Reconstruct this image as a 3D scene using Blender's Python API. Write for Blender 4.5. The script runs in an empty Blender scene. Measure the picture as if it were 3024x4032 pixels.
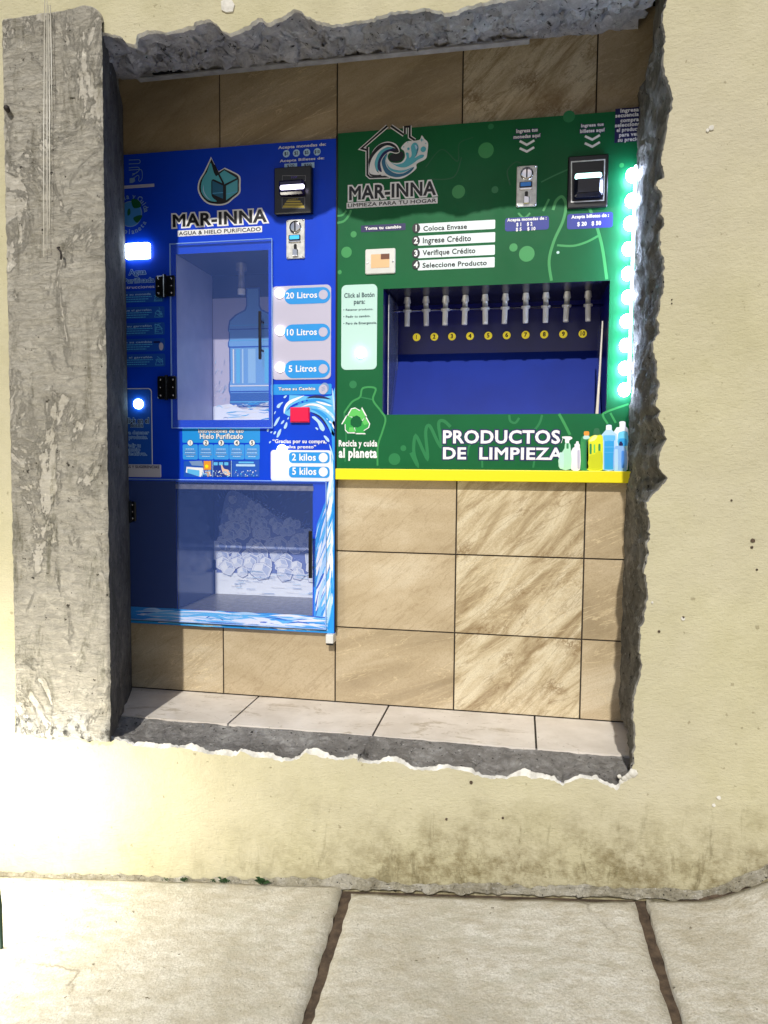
import bpy, bmesh, math, random
from mathutils import Vector, Matrix, noise
from mathutils.geometry import tessellate_polygon

S = bpy.context.scene
COL = S.collection
random.seed(7)

# ------------------------------------------------------------------ camera, world, light, exposure
CAM = Vector((0.99807, -2.30626, 0.80412))
YAW, PITCH, ROLL, F = -0.186414, -0.067383, 0.00818, 2827.3
_fw = Vector((math.sin(YAW)*math.cos(PITCH), math.cos(YAW)*math.cos(PITCH), math.sin(PITCH)))
_r0 = Vector((math.cos(YAW), -math.sin(YAW), 0)); _u0 = _r0.cross(_fw)
_rt = _r0*math.cos(ROLL) + _u0*math.sin(ROLL); _up = _u0*math.cos(ROLL) - _r0*math.sin(ROLL)
cd = bpy.data.cameras.new('camera'); cam = bpy.data.objects.new('camera', cd); COL.objects.link(cam)
m = Matrix((_rt, _up, -_fw)).transposed().to_4x4(); m.translation = CAM; cam.matrix_world = m
cd.sensor_fit = 'VERTICAL'; cd.sensor_height = 24; cd.lens = 24*F/4032; cd.clip_start = .02; cd.clip_end = 500
S.camera = cam

SUN_DIR = Vector((-.01, 1, -.82)).normalized()           # the street lamp high up in front of the wall
w = bpy.data.worlds.new("World"); S.world = w; w.use_nodes = True
nt = w.node_tree; sky = nt.nodes.new('ShaderNodeTexSky'); sky.sky_type = 'NISHITA'; sky.sun_disc = False
sky.sun_elevation = math.asin(-SUN_DIR.z); sky.sun_rotation = math.atan2(-SUN_DIR.x, -SUN_DIR.y)
tint = nt.nodes.new('ShaderNodeMix'); tint.data_type = 'RGBA'; tint.blend_type = 'MULTIPLY'; tint.inputs[0].default_value = 1; tint.inputs[7].default_value = (1, .93, .88, 1)
nt.links.new(sky.outputs[0], tint.inputs[6]); nt.links.new(tint.outputs[2], nt.nodes['Background'].inputs[0]); nt.nodes['Background'].inputs[1].default_value = .085
sl = bpy.data.lights.new('street_light', 'SUN'); sl.energy = 3.3; sl.angle = math.radians(1.0); sl.color = (1, .97, .9)
so = bpy.data.objects.new('street_light', sl); COL.objects.link(so)
so.rotation_euler = SUN_DIR.to_track_quat('-Z', 'Y').to_euler(); so.location = (0, -4, 6)
pl = bpy.data.lights.new('floor_lamp_light', 'POINT'); pl.energy = 21; pl.shadow_soft_size = .12; pl.color = (1, .95, .82)
po = bpy.data.objects.new('floor_lamp_light', pl); COL.objects.link(po); po.location = (-.45, -.78, -.15)
S.view_settings.view_transform = 'Standard'; S.view_settings.look = 'None'
S.view_settings.exposure = .05; S.view_settings.gamma = 1

# ------------------------------------------------------------------ geometry of the place
YW = -.45        # front face of the cream wall
YP = -.02        # face of both machine fronts
def ray(px, py): return _fw + _rt*((px-1512)/F) - _up*((py-2016)/F)
def onY(px, py, y=YP):
    d = ray(px, py); return CAM + d*((y-CAM.y)/d.y)
def P(px, py, y=YP):
    v = onY(px, py, y); return (v.x, v.z)
def gz(x, y):                                            # the sloping pavement
    z = -.40 + .09*max(-3, min(x, 3)) + .03*(max(y, -4)+.45)
    if x > 1.44:
        t = min(1, (x-1.44)/.32); z += .11*t*t*(3-2*t)*max(0, 1+(y+.45)*2.2)
    return z

# ------------------------------------------------------------------ materials
def lin(c): return tuple(((v/255)/12.92 if v/255 <= .04045 else ((v/255+.055)/1.055)**2.4) for v in c)
MATS = {}
def mat(name, rgb=(128, 128, 128), rough=.5, metal=0, emit=0, ecol=None, coat=0, spec=.5):
    if name in MATS: return MATS[name]
    m = bpy.data.materials.new(name); m.use_nodes = True; b = m.node_tree.nodes['Principled BSDF']
    b.inputs['Base Color'].default_value = (*lin(rgb), 1); b.inputs['Roughness'].default_value = rough
    b.inputs['Metallic'].default_value = metal; b.inputs['Specular IOR Level'].default_value = spec
    b.inputs['Coat Weight'].default_value = coat; b.inputs['Coat Roughness'].default_value = .12
    if emit:
        b.inputs['Emission Color'].default_value = (*lin(ecol or rgb), 1); b.inputs['Emission Strength'].default_value = emit
    MATS[name] = m
    return m
class N:                                                 # tiny node helper
    def __init__(s, m): s.t = m.node_tree; s.b = s.t.nodes['Principled BSDF']
    def add(s, kind, **kw):
        n = s.t.nodes.new('ShaderNode'+kind)
        for k, v in kw.items():
            if k.startswith('i_'):
                key = k[2:].replace('_', ' ')
                n.inputs[int(key) if key.isdigit() else key].default_value = v
            else: setattr(n, k, v)
        return n
    def link(s, a, b): s.t.links.new(a, b)
    def coord(s, scale=(1, 1, 1), rot=(0, 0, 0), out='Object', off=None):
        c = s.add('TexCoord'); mp = s.add('Mapping'); mp.inputs['Scale'].default_value = scale; mp.inputs['Rotation'].default_value = rot
        s.link(c.outputs[out], mp.inputs[0]); return mp.outputs[0]
    def noise(s, vec, scale, detail=6, rough=.6, dist=0):
        n = s.add('TexNoise'); n.inputs['Scale'].default_value = scale; n.inputs['Detail'].default_value = detail
        n.inputs['Roughness'].default_value = rough; n.inputs['Distortion'].default_value = dist; s.link(vec, n.inputs['Vector']); return n.outputs['Fac']
    def ramp(s, fac, stops, interp='LINEAR'):
        r = s.add('ValToRGB'); r.color_ramp.interpolation = interp; e = r.color_ramp.elements
        while len(e) < len(stops): e.new(.5)
        for q, (p, c) in zip(e, stops): q.position = p; q.color = (*lin(c), 1) if isinstance(c, tuple) else (c, c, c, 1)
        s.link(fac, r.inputs[0]); return r.outputs[0]
    def mix(s, f, a, b, mode='MIX'):
        n = s.add('Mix', data_type='RGBA', blend_type=mode)
        for v, i in ((f, 0), (a, 6), (b, 7)):
            if hasattr(v, 'is_linked'): s.link(v, n.inputs[i])
            else: n.inputs[i].default_value = v if i == 0 else (*lin(v), 1)
        return n.outputs[2]
    def math(s, op, a, b=0):
        n = s.add('Math', operation=op)
        for v, i in ((a, 0), (b, 1)):
            if hasattr(v, 'is_linked'): s.link(v, n.inputs[i])
            else: n.inputs[i].default_value = v
        return n.outputs[0]
    def bump(s, h, strength=.5, dist=.01, prev=None):
        n = s.add('Bump'); n.inputs['Strength'].default_value = strength; n.inputs['Distance'].default_value = dist
        s.link(h, n.inputs['Height'])
        if prev is not None: s.link(prev, n.inputs['Normal'])
        s.link(n.outputs[0], s.b.inputs['Normal']); return n.outputs[0]
    def color(s, c): s.link(c, s.b.inputs['Base Color'])

def m_cream():
    m = mat('cream_plaster', (222, 212, 168), .8); n = N(m); v = n.coord(out='Object')
    big = n.noise(v, 1.6, 5, .6); mid = n.noise(v, 9, 6, .65)
    c = n.ramp(mid, [(.3, (184, 177, 142)), (.5, (192, 185, 151)), (.72, (199, 192, 160))])
    c = n.mix(n.ramp(big, [(.4, 0.0), (.65, .6)]), c, (190, 182, 160))
    # stains and peeled paint low on the wall: splashed dirt, blotchy
    g = n.add('NewGeometry'); sp = n.add('SeparateXYZ'); n.link(g.outputs['Position'], sp.inputs[0])
    edge = n.math('ADD', sp.outputs['Z'], n.math('MULTIPLY', n.math('SUBTRACT', n.noise(v, 4.5, 6, .7), .5), .34))
    edge = n.math('SUBTRACT', edge, n.math('MULTIPLY', sp.outputs['X'], .09))
    low = n.ramp(n.math('MULTIPLY', n.math('ADD', edge, .45), 2.2), [(.2, 1.0), (.66, 0.0)])
    blot = n.ramp(n.noise(v, 22, 7, .75), [(.42, 0.0), (.62, 1.0)])
    xs = n.ramp(n.math('MULTIPLY', n.math('ADD', sp.outputs['X'], .2), .7), [(.2, .15), (.7, 1.0)])
    f = n.math('MULTIPLY', n.math('MULTIPLY', low, xs), n.math('ADD', n.math('MULTIPLY', blot, .7), .22))
    c = n.mix(f, c, (122, 110, 76))
    drip = n.ramp(n.noise(n.coord((9, 1, 2.2), (0, .25, 0)), 2.2, 6, .7, .4), [(.55, 0.0), (.63, 1.0)])
    c = n.mix(n.math('MULTIPLY', n.math('MULTIPLY', drip, low), n.math('MULTIPLY', xs, .75)), c, (104, 94, 62))
    fl = n.ramp(n.noise(v, 48, 3, .5), [(.70, 0.0), (.73, 1.0)])
    c = n.mix(n.math('MULTIPLY', fl, .5), c, (120, 108, 80))
    n.color(c)
    b1 = n.bump(n.noise(v, 20, 9, .75), .5, .014)
    n.bump(n.noise(n.coord((1, 1, 2.8), (0, .06, 0)), 75, 5, .65), .45, .005, b1)
    return m
def m_concrete(name, dark, mid, light, sc=1, bump=.8, boards=False):
    m = mat(name, mid, .9, spec=.25); n = N(m); v = n.coord()
    a = n.noise(v, 5*sc, 8, .68, .6); b = n.noise(v, 26*sc, 8, .75, .2)
    c = n.mix(.42, n.ramp(a, [(.32, dark), (.5, mid), (.66, light)]), n.ramp(b, [(.3, dark), (.5, mid), (.68, light)]))
    pits = n.ramp(n.noise(v, 62*sc, 4, .6), [(.32, 0.0), (.38, 1.0)])
    c = n.mix(pits, tuple(int(q*.42) for q in dark), c)
    c = n.mix(n.ramp(n.noise(v, 34*sc, 5, .6), [(.62, .0), (.68, .8)]), c, light); n.color(c)
    p = n.bump(n.noise(v, 14*sc, 10, .75, .3), bump, .02)
    p = n.bump(n.noise(v, 60*sc, 6, .75), bump, .009, p)
    if boards: n.bump(n.noise(n.coord((2, 2, 26)), 3, 6, .7), .5, .006, p)
    return m
def m_column():
    m = mat('exposed_concrete', (160, 155, 145), .9, spec=.25); n = N(m); v = n.coord()
    scr = n.noise(n.coord((1, 1, 2.6), (0, .2, 0)), 24, 9, .78, 1.2)
    c = n.ramp(scr, [(.3, (172, 167, 156)), (.46, (190, 184, 170)), (.56, (212, 206, 192)), (.7, (196, 190, 175))])
    patch = n.ramp(n.noise(n.coord((1.3, 1, .8)), 4.2, 12, .74, .7), [(.52, 0.0), (.56, 1.0)])
    c = n.mix(n.math('MULTIPLY', patch, .55), c, (168, 163, 152))
    c = n.mix(n.ramp(n.noise(v, 2.1, 4, .6), [(.42, .0), (.7, .55)]), c, (176, 170, 156))
    c = n.mix(n.ramp(n.noise(v, 7.5, 6, .7), [(.6, .0), (.72, .75)]), c, (124, 119, 104))
    pits = n.ramp(n.noise(v, 52, 4, .6), [(.29, 1.0), (.34, 0.0)]); c = n.mix(pits, c, (62, 57, 48))
    c = n.mix(n.ramp(n.noise(n.coord((3, 1, .7)), 5, 8, .75, .4), [(.54, 0.0), (.66, .65)]), c, (118, 112, 92))
    c = n.mix(n.ramp(n.noise(v, 30, 7, .75), [(.56, 0.0), (.66, .7)]), c, (226, 220, 204))
    g = n.add('NewGeometry'); sp = n.add('SeparateXYZ'); n.link(g.outputs['Position'], sp.inputs[0])
    st = n.math('MULTIPLY', n.ramp(n.math('ADD', sp.outputs['Z'], n.math('MULTIPLY', n.noise(v, 6, 6, .7), .4)), [(.25, 0.0), (.42, 1.0), (.85, 1.0), (1.0, 0.0)]), n.ramp(n.noise(n.coord((2.2, 1, .6)), 6, 9, .78, .5), [(.5, 0.0), (.62, .7)]))
    c = n.mix(st, c, (112, 110, 92))
    mort = n.ramp(n.math('ADD', n.math('MULTIPLY', sp.outputs['Z'], -4), n.math('MULTIPLY', n.noise(v, 14, 6, .7), 1.2)), [(.24, 0.0), (.48, 1.0)])
    c = n.mix(mort, c, n.ramp(n.noise(v, 40, 6, .7), [(.4, (96, 94, 88)), (.52, (206, 204, 196))])); n.color(c)
    keep = n.math('SUBTRACT', 1.0, n.math('MULTIPLY', patch, .75))
    p = n.bump(n.math('MULTIPLY', scr, keep), 1.0, .02)
    n.bump(n.noise(n.coord((1.2, 1, 20)), 4, 7, .72, .4), .45, .008, p)
    return m
def m_tile():
    m = mat('marbled_tile', (170, 140, 95), .32, coat=.35); n = N(m)
    at = n.add('Attribute', attribute_name='tile'); c0 = n.add('TexCoord')
    def vec(scale, rot):
        ad = n.add('VectorMath', operation='ADD'); n.link(c0.outputs['Object'], ad.inputs[0])
        sc = n.add('VectorMath', operation='SCALE'); n.link(at.outputs['Color'], sc.inputs[0]); sc.inputs['Scale'].default_value = 37
        n.link(sc.outputs[0], ad.inputs[1]); mp = n.add('Mapping', vector_type='TEXTURE'); n.link(ad.outputs[0], mp.inputs[0])   # turn first, then stretch
        mp.inputs['Scale'].default_value = tuple(1/q for q in scale); mp.inputs['Rotation'].default_value = tuple(-q for q in rot); return mp.outputs[0]
    sepc = n.add('SeparateColor'); n.link(at.outputs['Color'], sepc.inputs[0])
    sl1 = vec((.7, 1, 3.2), (0, math.radians(22), 0)); sl2 = vec((.8, 1, 3.6), (0, math.radians(48), 0))
    pick = n.ramp(sepc.outputs[1], [(.45, 0.0), (.55, 1.0)]); sw = n.ramp(sepc.outputs[2], [(.49, 0.0), (.51, 1.0)])
    f1 = n.mix(pick, n.mix(sw, n.noise(sl1, 2.2, 10, .62, .9), n.noise(vec((.8, 1, 1.7), (0, math.radians(12), 0)), 2.0, 11, .66, .5)), n.noise(sl2, 4.2, 11, .66, 1.2))
    base = n.mix(pick, n.ramp(f1, [(.32, (160, 143, 114)), (.46, (182, 164, 133)), (.56, (194, 177, 147)), (.68, (208, 194, 167))]), n.ramp(f1, [(.33, (148, 128, 96)), (.45, (184, 167, 134)), (.52, (204, 189, 157)), (.62, (218, 206, 177))]))
    def cracks(scale, rot, width, dist):
        wv = vec((1, 1, 1.35), (0, rot, 0)); ns = n.add('TexNoise'); ns.inputs['Scale'].default_value = scale*1.1; ns.inputs['Detail'].default_value = 6; ns.inputs['Roughness'].default_value = .65; n.link(wv, ns.inputs[0])
        mx = n.add('Mix', data_type='VECTOR'); mx.inputs[0].default_value = dist; n.link(wv, mx.inputs[4]); n.link(ns.outputs['Color'], mx.inputs[5])
        vo = n.add('TexVoronoi', feature='DISTANCE_TO_EDGE'); vo.inputs['Scale'].default_value = scale; n.link(mx.outputs[1], vo.inputs['Vector']); return n.ramp(vo.outputs['Distance'], [(.0, 1.0), (width, 0.0)])
    area = n.ramp(n.noise(vec((1, 1, 1.6), (0, math.radians(48), 0)), 4.6, 4, .6), [(.47, 0.0), (.57, 1.0)])
    thick = n.ramp(n.noise(vec((1, 1, 1), (0, 0, 0)), 9, 5, .6), [(.44, 0.0), (.6, 1.0)])
    base = n.mix(n.math('MULTIPLY', n.math('MULTIPLY', cracks(19, .9, .13, .16), n.math('MULTIPLY', area, thick)), n.math('ADD', n.math('MULTIPLY', pick, .75), .12)), base, (118, 92, 56))
    base = n.mix(n.math('MULTIPLY', n.math('MULTIPLY', cracks(40, .7, .11, .12), thick), n.math('ADD', n.math('MULTIPLY', pick, .35), .1)), base, (138, 110, 72))
    lv = n.ramp(n.noise(vec((.8, 1, 6), (0, math.radians(20), 0)), 3.2, 5, .5, 1.5), [(.486, 0.0), (.5, 1.0), (.506, 0.0)])
    base = n.mix(n.math('MULTIPLY', lv, n.math('MULTIPLY', sepc.outputs[0], .8)), base, (224, 206, 168))
    dv = n.ramp(n.noise(vec((.6, 1, 5), (0, math.radians(42), 0)), 3.4, 7, .6, 1.2), [(.49, 0.0), (.5, 1.0), (.525, 0.0)])
    base = n.mix(n.math('MULTIPLY', dv, n.math('ADD', n.math('MULTIPLY', pick, .4), n.math('MULTIPLY', sepc.outputs[2], .3))), base, (122, 96, 60))
    grain = n.noise(vec((1, 1, 1.4), (0, .5, 0)), 190, 5, .75)
    base = n.mix(n.ramp(grain, [(.46, .0), (.64, .30)]), base, (134, 108, 70))
    n.color(base)
    p = n.bump(grain, .12, .002); n.bump(f1, .12, .01, p)
    return m
def m_pavement():
    m = mat('pavement_concrete', (178, 174, 160), .88, spec=.3); n = N(m); v = n.coord(out='Object')
    a = n.noise(v, 2.4, 7, .65, .4); b = n.noise(n.coord((1, 2.2, 1), (0, 0, .3)), 16, 8, .72)
    c = n.ramp(a, [(.34, (186, 180, 164)), (.5, (216, 211, 198)), (.64, (228, 224, 214))])
    c = n.mix(n.ramp(b, [(.4, 0.0), (.66, .85)]), c, (182, 172, 150))
    c = n.mix(n.ramp(n.noise(v, 7, 6, .7), [(.6, .0), (.75, .5)]), c, (236, 233, 226))
    pits = n.ramp(n.noise(v, 42, 4, .6), [(.27, 1.0), (.31, 0.0)]); c = n.mix(pits, c, (88, 80, 62))
    c = n.mix(n.ramp(n.noise(v, 210, 4, .7), [(.42, 0.0), (.62, .5)]), c, (160, 152, 130))
    g_ = n.noise(n.coord((1, 1.8, 1), (0, 0, .25)), 5, 9, .75, .5); c = n.mix(n.ramp(g_, [(.52, 0.0), (.68, .6)]), c, (176, 172, 152))
    wv = n.add('TexVoronoi', feature='DISTANCE_TO_EDGE'); wv.inputs['Scale'].default_value = 1.3; mxv = n.add('Mix', data_type='VECTOR'); mxv.inputs[0].default_value = .2; nzt = n.add('TexNoise'); nzt.inputs['Scale'].default_value = 5; nzt.inputs['Detail'].default_value = 7
    n.link(v, nzt.inputs[0]); n.link(v, mxv.inputs[4]); n.link(nzt.outputs['Color'], mxv.inputs[5]); n.link(mxv.outputs[1], wv.inputs['Vector'])
    c = n.mix(n.math('MULTIPLY', n.ramp(wv.outputs['Distance'], [(.0, 1.0), (.006, 0.0)]), n.ramp(n.noise(v, 3, 3), [(.5, 0.0), (.6, .7)])), c, (120, 110, 90)); n.color(c)
    p = n.bump(n.noise(v, 12, 8, .75), .6, .016); n.bump(n.noise(v, 90, 6, .75), .8, .005, p)
    return m
def m_noisy(name, c1, c2, scale=20, rough=.5, bump=.1, coat=0, metal=0):
    m = mat(name, c1, rough, metal, coat=coat); n = N(m); v = n.coord()
    n.color(n.ramp(n.noise(v, scale, 6, .6), [(.35, c1), (.65, c2)]))
    if bump: n.bump(n.noise(v, scale*4, 5, .6), bump, .003)
    return m
CREAM = m_cream(); CONC = m_concrete('broken_concrete', (100, 97, 92), (150, 147, 140), (196, 193, 184)); COLUMN = m_column()
TILE = m_tile(); PAVE = m_pavement()
JAMBM = m_concrete('shaded_concrete', (52, 52, 54), (86, 86, 87), (124, 122, 120), 1.1)  # for the column side: its shade is painted in as darker concrete
SILLM = m_concrete('sill_mortar', (98, 95, 90), (142, 138, 133), (186, 183, 178), 1.3)
PLEDGE = m_noisy('chipped_plaster_edge', (232, 229, 220), (186, 182, 172), 30, .9, .5)
SPLASHC = m_concrete('cement_splash', (112, 102, 82), (184, 176, 154), (226, 221, 208), 2.4, 1.0)
SOIL = m_noisy('dark_joint_soil', (98, 82, 66), (62, 50, 40), 40, .95, .8)
GROUT = mat('dark_grout', (46, 38, 30), .9)
FLOORT = m_noisy('pale_floor_tile', (228, 220, 210), (208, 199, 187), 9, .45, .12)
def _dirt():
    n = N(FLOORT); v = n.coord(); c = FLOORT.node_tree.nodes['Principled BSDF'].inputs['Base Color'].links[0].from_socket
    c = n.mix(n.ramp(n.noise(n.coord((1, 2, 1)), 7, 8, .75, .6), [(.56, 0.0), (.64, .6)]), c, (150, 134, 104)); n.color(n.mix(n.ramp(n.noise(v, 70, 3, .5), [(.70, 0.0), (.74, .8)]), c, (112, 100, 80)))
_dirt()
BLUE = m_noisy('blue_vinyl', (0, 66, 214), (0, 58, 198), 3, .5, 0, .03)
GREEN = m_noisy('green_vinyl', (12, 100, 56), (10, 90, 50), 3, .5, 0, .03)
for q in (BLUE, GREEN):
    n = N(q); n.link(n.ramp(n.noise(n.coord((1, 1, .6)), 5, 8, .7, .4), [(.35, .36), (.7, .62)]), n.b.inputs['Roughness'])
for q in (BLUE, GREEN): q.node_tree.nodes['Principled BSDF'].inputs['Specular IOR Level'].default_value = .22
def pm(name, rgb): return mat('print_'+name, rgb, .42, coat=.15)
WHITE = pm('white', (238, 238, 240)); BLACK = pm('black', (10, 11, 20)); NAVY = pm('navy', (16, 18, 84)); ROYAL = pm('royal', (28, 44, 140))
CYAN = pm('cyan', (24, 146, 226)); SKYB = pm('sky', (96, 186, 240)); PALE = pm('pale_blue', (178, 214, 244)); TEAL = pm('teal', (84, 182, 200)); DTEAL = pm('dark_teal', (30, 104, 140))
LGREEN = pm('light_green', (48, 146, 76)); MGREEN = pm('mid_green', (18, 120, 66)); DGREEN = pm('faint_green', (8, 92, 52)); MINT = pm('mint', (190, 226, 218)); LIME = pm('lime', (92, 196, 92)); YEL = pm('yellow', (246, 232, 10))
LILAC = pm('lilac_grey', (190, 186, 208)); GREYB = pm('grey_blue', (120, 150, 196)); MIDB = pm('mid_blue', (16, 84, 190)); ORANGE = pm('orange', (232, 150, 50)); SKIN = pm('tan', (206, 160, 130)); FROST = pm('frost', (234, 240, 252))
DARKP = mat('black_plastic', (9, 9, 12), .3); STEEL = m_noisy('brushed_steel', (226, 226, 222), (196, 196, 192), 60, .35, .02, metal=.25)
CHROME = mat('chrome', (215, 215, 218), .12, 1); GALV = m_noisy('dull_metal', (150, 148, 146), (120, 118, 116), 50, .4, .03, metal=.6)
BULB = mat('led_glow', (235, 245, 255), .4, emit=58, ecol=(196, 214, 255)); BTN = mat('button_glow', (255, 250, 240), .4, emit=2.2, ecol=(255, 248, 236))
BTNW = mat('button_white_glow', (240, 250, 255), .4, emit=4, ecol=(225, 245, 255)); DISP = mat('display_glow', (60, 170, 230), .3, emit=.7, ecol=(60, 170, 230)); SLOTW = mat('slot_violet_glow', (240, 235, 255), .3, emit=4, ecol=(232, 226, 255)); SLOTC = mat('slot_cyan_glow', (210, 255, 250), .3, emit=3, ecol=(190, 255, 246))
PLASTW = m_noisy('white_plastic', (226, 226, 222), (210, 210, 206), 8, .4, 0); STRINGM = mat('nylon_string', (236, 234, 224), .6)
def m_acrylic(name, tint, haze):
    m = bpy.data.materials.new(name); m.use_nodes = True; t = m.node_tree; b = t.nodes['Principled BSDF']; out = t.nodes['Material Output']
    b.inputs['Base Color'].default_value = (*lin(tint), 1); b.inputs['Roughness'].default_value = .08
    tr = t.nodes.new('ShaderNodeBsdfTransparent'); tr.inputs[0].default_value = (1, 1, 1, 1); mx = t.nodes.new('ShaderNodeMixShader')
    mx.inputs[0].default_value = haze; t.links.new(tr.outputs[0], mx.inputs[1]); t.links.new(b.outputs[0], mx.inputs[2]); t.links.new(mx.outputs[0], out.inputs[0])
    return m
ACRYL = m_acrylic('clear_acrylic', (108, 146, 250), .15); ACEDGE = mat('acrylic_edge', (150, 190, 236), .3)

# ------------------------------------------------------------------ object helpers
def link(name, me, parent=None):
    o = bpy.data.objects.new(name, me); COL.objects.link(o)
    if parent is not None:
        o.parent = parent; base = world_loc(parent); o.location = o.location - base
    return o
def world_loc(o):
    v = Vector(o.location); p = o.parent
    while p: v = v + Vector(p.location); p = p.parent
    return v
def tag(o, label=None, cat=None, group=None, kind=None):
    for k, v in (('label', label), ('category', cat), ('group', group), ('kind', kind)):
        if v: o[k] = v
    return o
def thing(name, label, cat, loc, group=None):
    o = bpy.data.objects.new(name, None); COL.objects.link(o); o.location = loc; o.empty_display_size = .1
    return tag(o, label, cat, group)
class MB:                                               # collects shapes into ONE mesh, several materials
    def __init__(s): s.v = []; s.f = []; s.m = []; s.mats = []; s.sm = []
    def mi(s, m):
        if m not in s.mats: s.mats.append(m)
        return s.mats.index(m)
    def add(s, vs, fs, m, smooth=False):
        k = len(s.v); s.v += [tuple(q) for q in vs]; i = s.mi(m)
        for f in fs: s.f.append(tuple(k+j for j in f)); s.m.append(i); s.sm.append(smooth)
    def box(s, x0, x1, y0, y1, z0, z1, m):
        v = [(x, y, z) for x in (x0, x1) for y in (y0, y1) for z in (z0, z1)]
        s.add(v, [(0, 1, 3, 2), (4, 6, 7, 5), (0, 4, 5, 1), (2, 3, 7, 6), (0, 2, 6, 4), (1, 5, 7, 3)], m)
    def poly(s, pts, y, m):                             # flat, facing -Y
        pts = list(pts)
        if len(pts) < 3: return
        tr = tessellate_polygon([[Vector((p[0], p[1], 0)) for p in pts]])
        fs = []
        for t in tr:
            a, b, c = (pts[i] for i in t)
            if (b[0]-a[0])*(c[1]-a[1]) - (b[1]-a[1])*(c[0]-a[0]) < 0: t = (t[0], t[2], t[1])
            fs.append(t)
        s.add([(p[0], y, p[1]) for p in pts], fs, m)
    def prism(s, pts, y0, y1, m, bev=0, mside=None):    # y0 front (smaller), y1 back
        pts = list(pts); n = len(pts)
        if sum(pts[i][0]*pts[(i+1) % n][1]-pts[(i+1) % n][0]*pts[i][1] for i in range(n)) < 0: pts.reverse()
        cx = sum(p[0] for p in pts)/n; cz = sum(p[1] for p in pts)/n
        inner = pts
        if bev:
            inner = []
            for i in range(n):
                a, b, c = Vector(pts[i-1]), Vector(pts[i]), Vector(pts[(i+1) % n])
                d1 = (b-a).normalized(); d2 = (c-b).normalized(); nn = Vector((-(d1.y+d2.y), d1.x+d2.x))
                nn = nn.normalized() if nn.length > 1e-6 else Vector((0, 0)); inner.append(tuple(b+nn*bev))
        s.poly(inner, y0, m)
        rings = [[(p[0], y0, p[1]) for p in inner]]
        if bev: rings.append([(p[0], y0+bev, p[1]) for p in pts])
        rings.append([(p[0], y1, p[1]) for p in pts])
        for k in range(len(rings)-1):
            vs = rings[k]+rings[k+1]
            s.add(vs, [(i, n+i, n+(i+1) % n, (i+1) % n) for i in range(n)], mside or m)
    def stroke(s, pts, wd, y, m, closed=False, taper=False):
        pts = [Vector((p[0], p[1])) for p in pts]; n = len(pts)
        L, R = [], []
        for i in range(n):
            a = pts[i-1] if (i or closed) else pts[i]; c = pts[(i+1) % n] if (i < n-1 or closed) else pts[i]
            d1 = (pts[i]-a); d2 = (c-pts[i]); d1 = d1.normalized() if d1.length else d2.normalized(); d2 = d2.normalized() if d2.length else d1
            t = d1+d2; t = t.normalized() if t.length > 1e-6 else d1
            nn = Vector((-t.y, t.x)); k = 1/max(.5, nn.dot(Vector((-d1.y, d1.x))))
            ww = wd/2*k*((math.sin(math.pi*(i+.25)/(n-.5))) if taper else 1)
            L.append(pts[i]+nn*ww); R.append(pts[i]-nn*ww)
        vs = [(p.x, y-(i*5 % 7)*3e-6, p.y) for i, p in enumerate(L)]+[(p.x, y-(i*5 % 7)*3e-6, p.y) for i, p in enumerate(R)]
        s.add(vs, [(i, n+i, n+(i+1) % n, (i+1) % n) for i in range(n if closed else n-1)], m)
    def circle(s, c, r, y, m, rz=None, n=28): s.poly(ell(c, r, rz or r, n), y, m)
    def tube(s, pts, r, m, n=8, cap=True):
        pts = [Vector(p) for p in pts]; rs = r if isinstance(r, (list, tuple)) else [r]*len(pts); vs = []; fs = []
        for i, p in enumerate(pts):
            t = (pts[min(i+1, len(pts)-1)]-pts[max(i-1, 0)]).normalized(); a = t.cross(Vector((0, 0, 1)) if abs(t.z) < .9 else Vector((1, 0, 0))).normalized(); b = t.cross(a)
            vs += [p+(a*math.cos(2*math.pi*k/n)+b*math.sin(2*math.pi*k/n))*rs[i] for k in range(n)]
        for i in range(len(pts)-1): fs += [(i*n+k, i*n+(k+1) % n, (i+1)*n+(k+1) % n, (i+1)*n+k) for k in range(n)]
        if cap: fs += [tuple(range(n)), tuple(range((len(pts)-1)*n, len(pts)*n))]
        s.add(vs, fs, m, True)
    def lathe_y(s, c, prof, m, n=28):                   # c=(x,z); prof=[(radius, y)...] front first, axis along Y
        vs = []; fs = []
        for r, y in prof: vs += [(c[0]+r*math.cos(2*math.pi*k/n), y, c[1]+r*math.sin(2*math.pi*k/n)) for k in range(n)]
        for i in range(len(prof)-1): fs += [(i*n+k, (i+1)*n+k, (i+1)*n+(k+1) % n, i*n+(k+1) % n) for k in range(n)]
        fs.append(tuple(range(n))); s.add(vs, fs, m, True)
    def type(s, body, put, y, m, grow, space=1.0):      # letters, grown outwards by `grow` cap heights
        vs, fs, loops, x0, x1 = glyphs(body, space); s.add([(put(p)[0], y, put(p)[1]) for p in vs], fs, m)
        if grow <= 0: return
        for k, lp in enumerate(loops):
            n = len(lp); V = [Vector(p) for p in lp]; L, R_ = [], []
            for i in range(n):
                d1 = (V[i]-V[i-1]).normalized(); d2 = (V[(i+1) % n]-V[i]).normalized(); t = d1+d2; t = t.normalized() if t.length > 1e-4 else d1
                nn = Vector((-t.y, t.x)); w_ = grow/max(.62, nn.dot(Vector((-d1.y, d1.x)))); L.append(V[i]+nn*w_); R_.append(V[i]-nn*w_)
            P3 = [(put(p)[0], y-.00003-k*2e-6-(i*7 % 11)*3e-6, put(p)[1]) for i, p in enumerate(L+R_)]
            s.add(P3, [(i, n+i, n+(i+1) % n, (i+1) % n) for i in range(n)], m)
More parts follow.
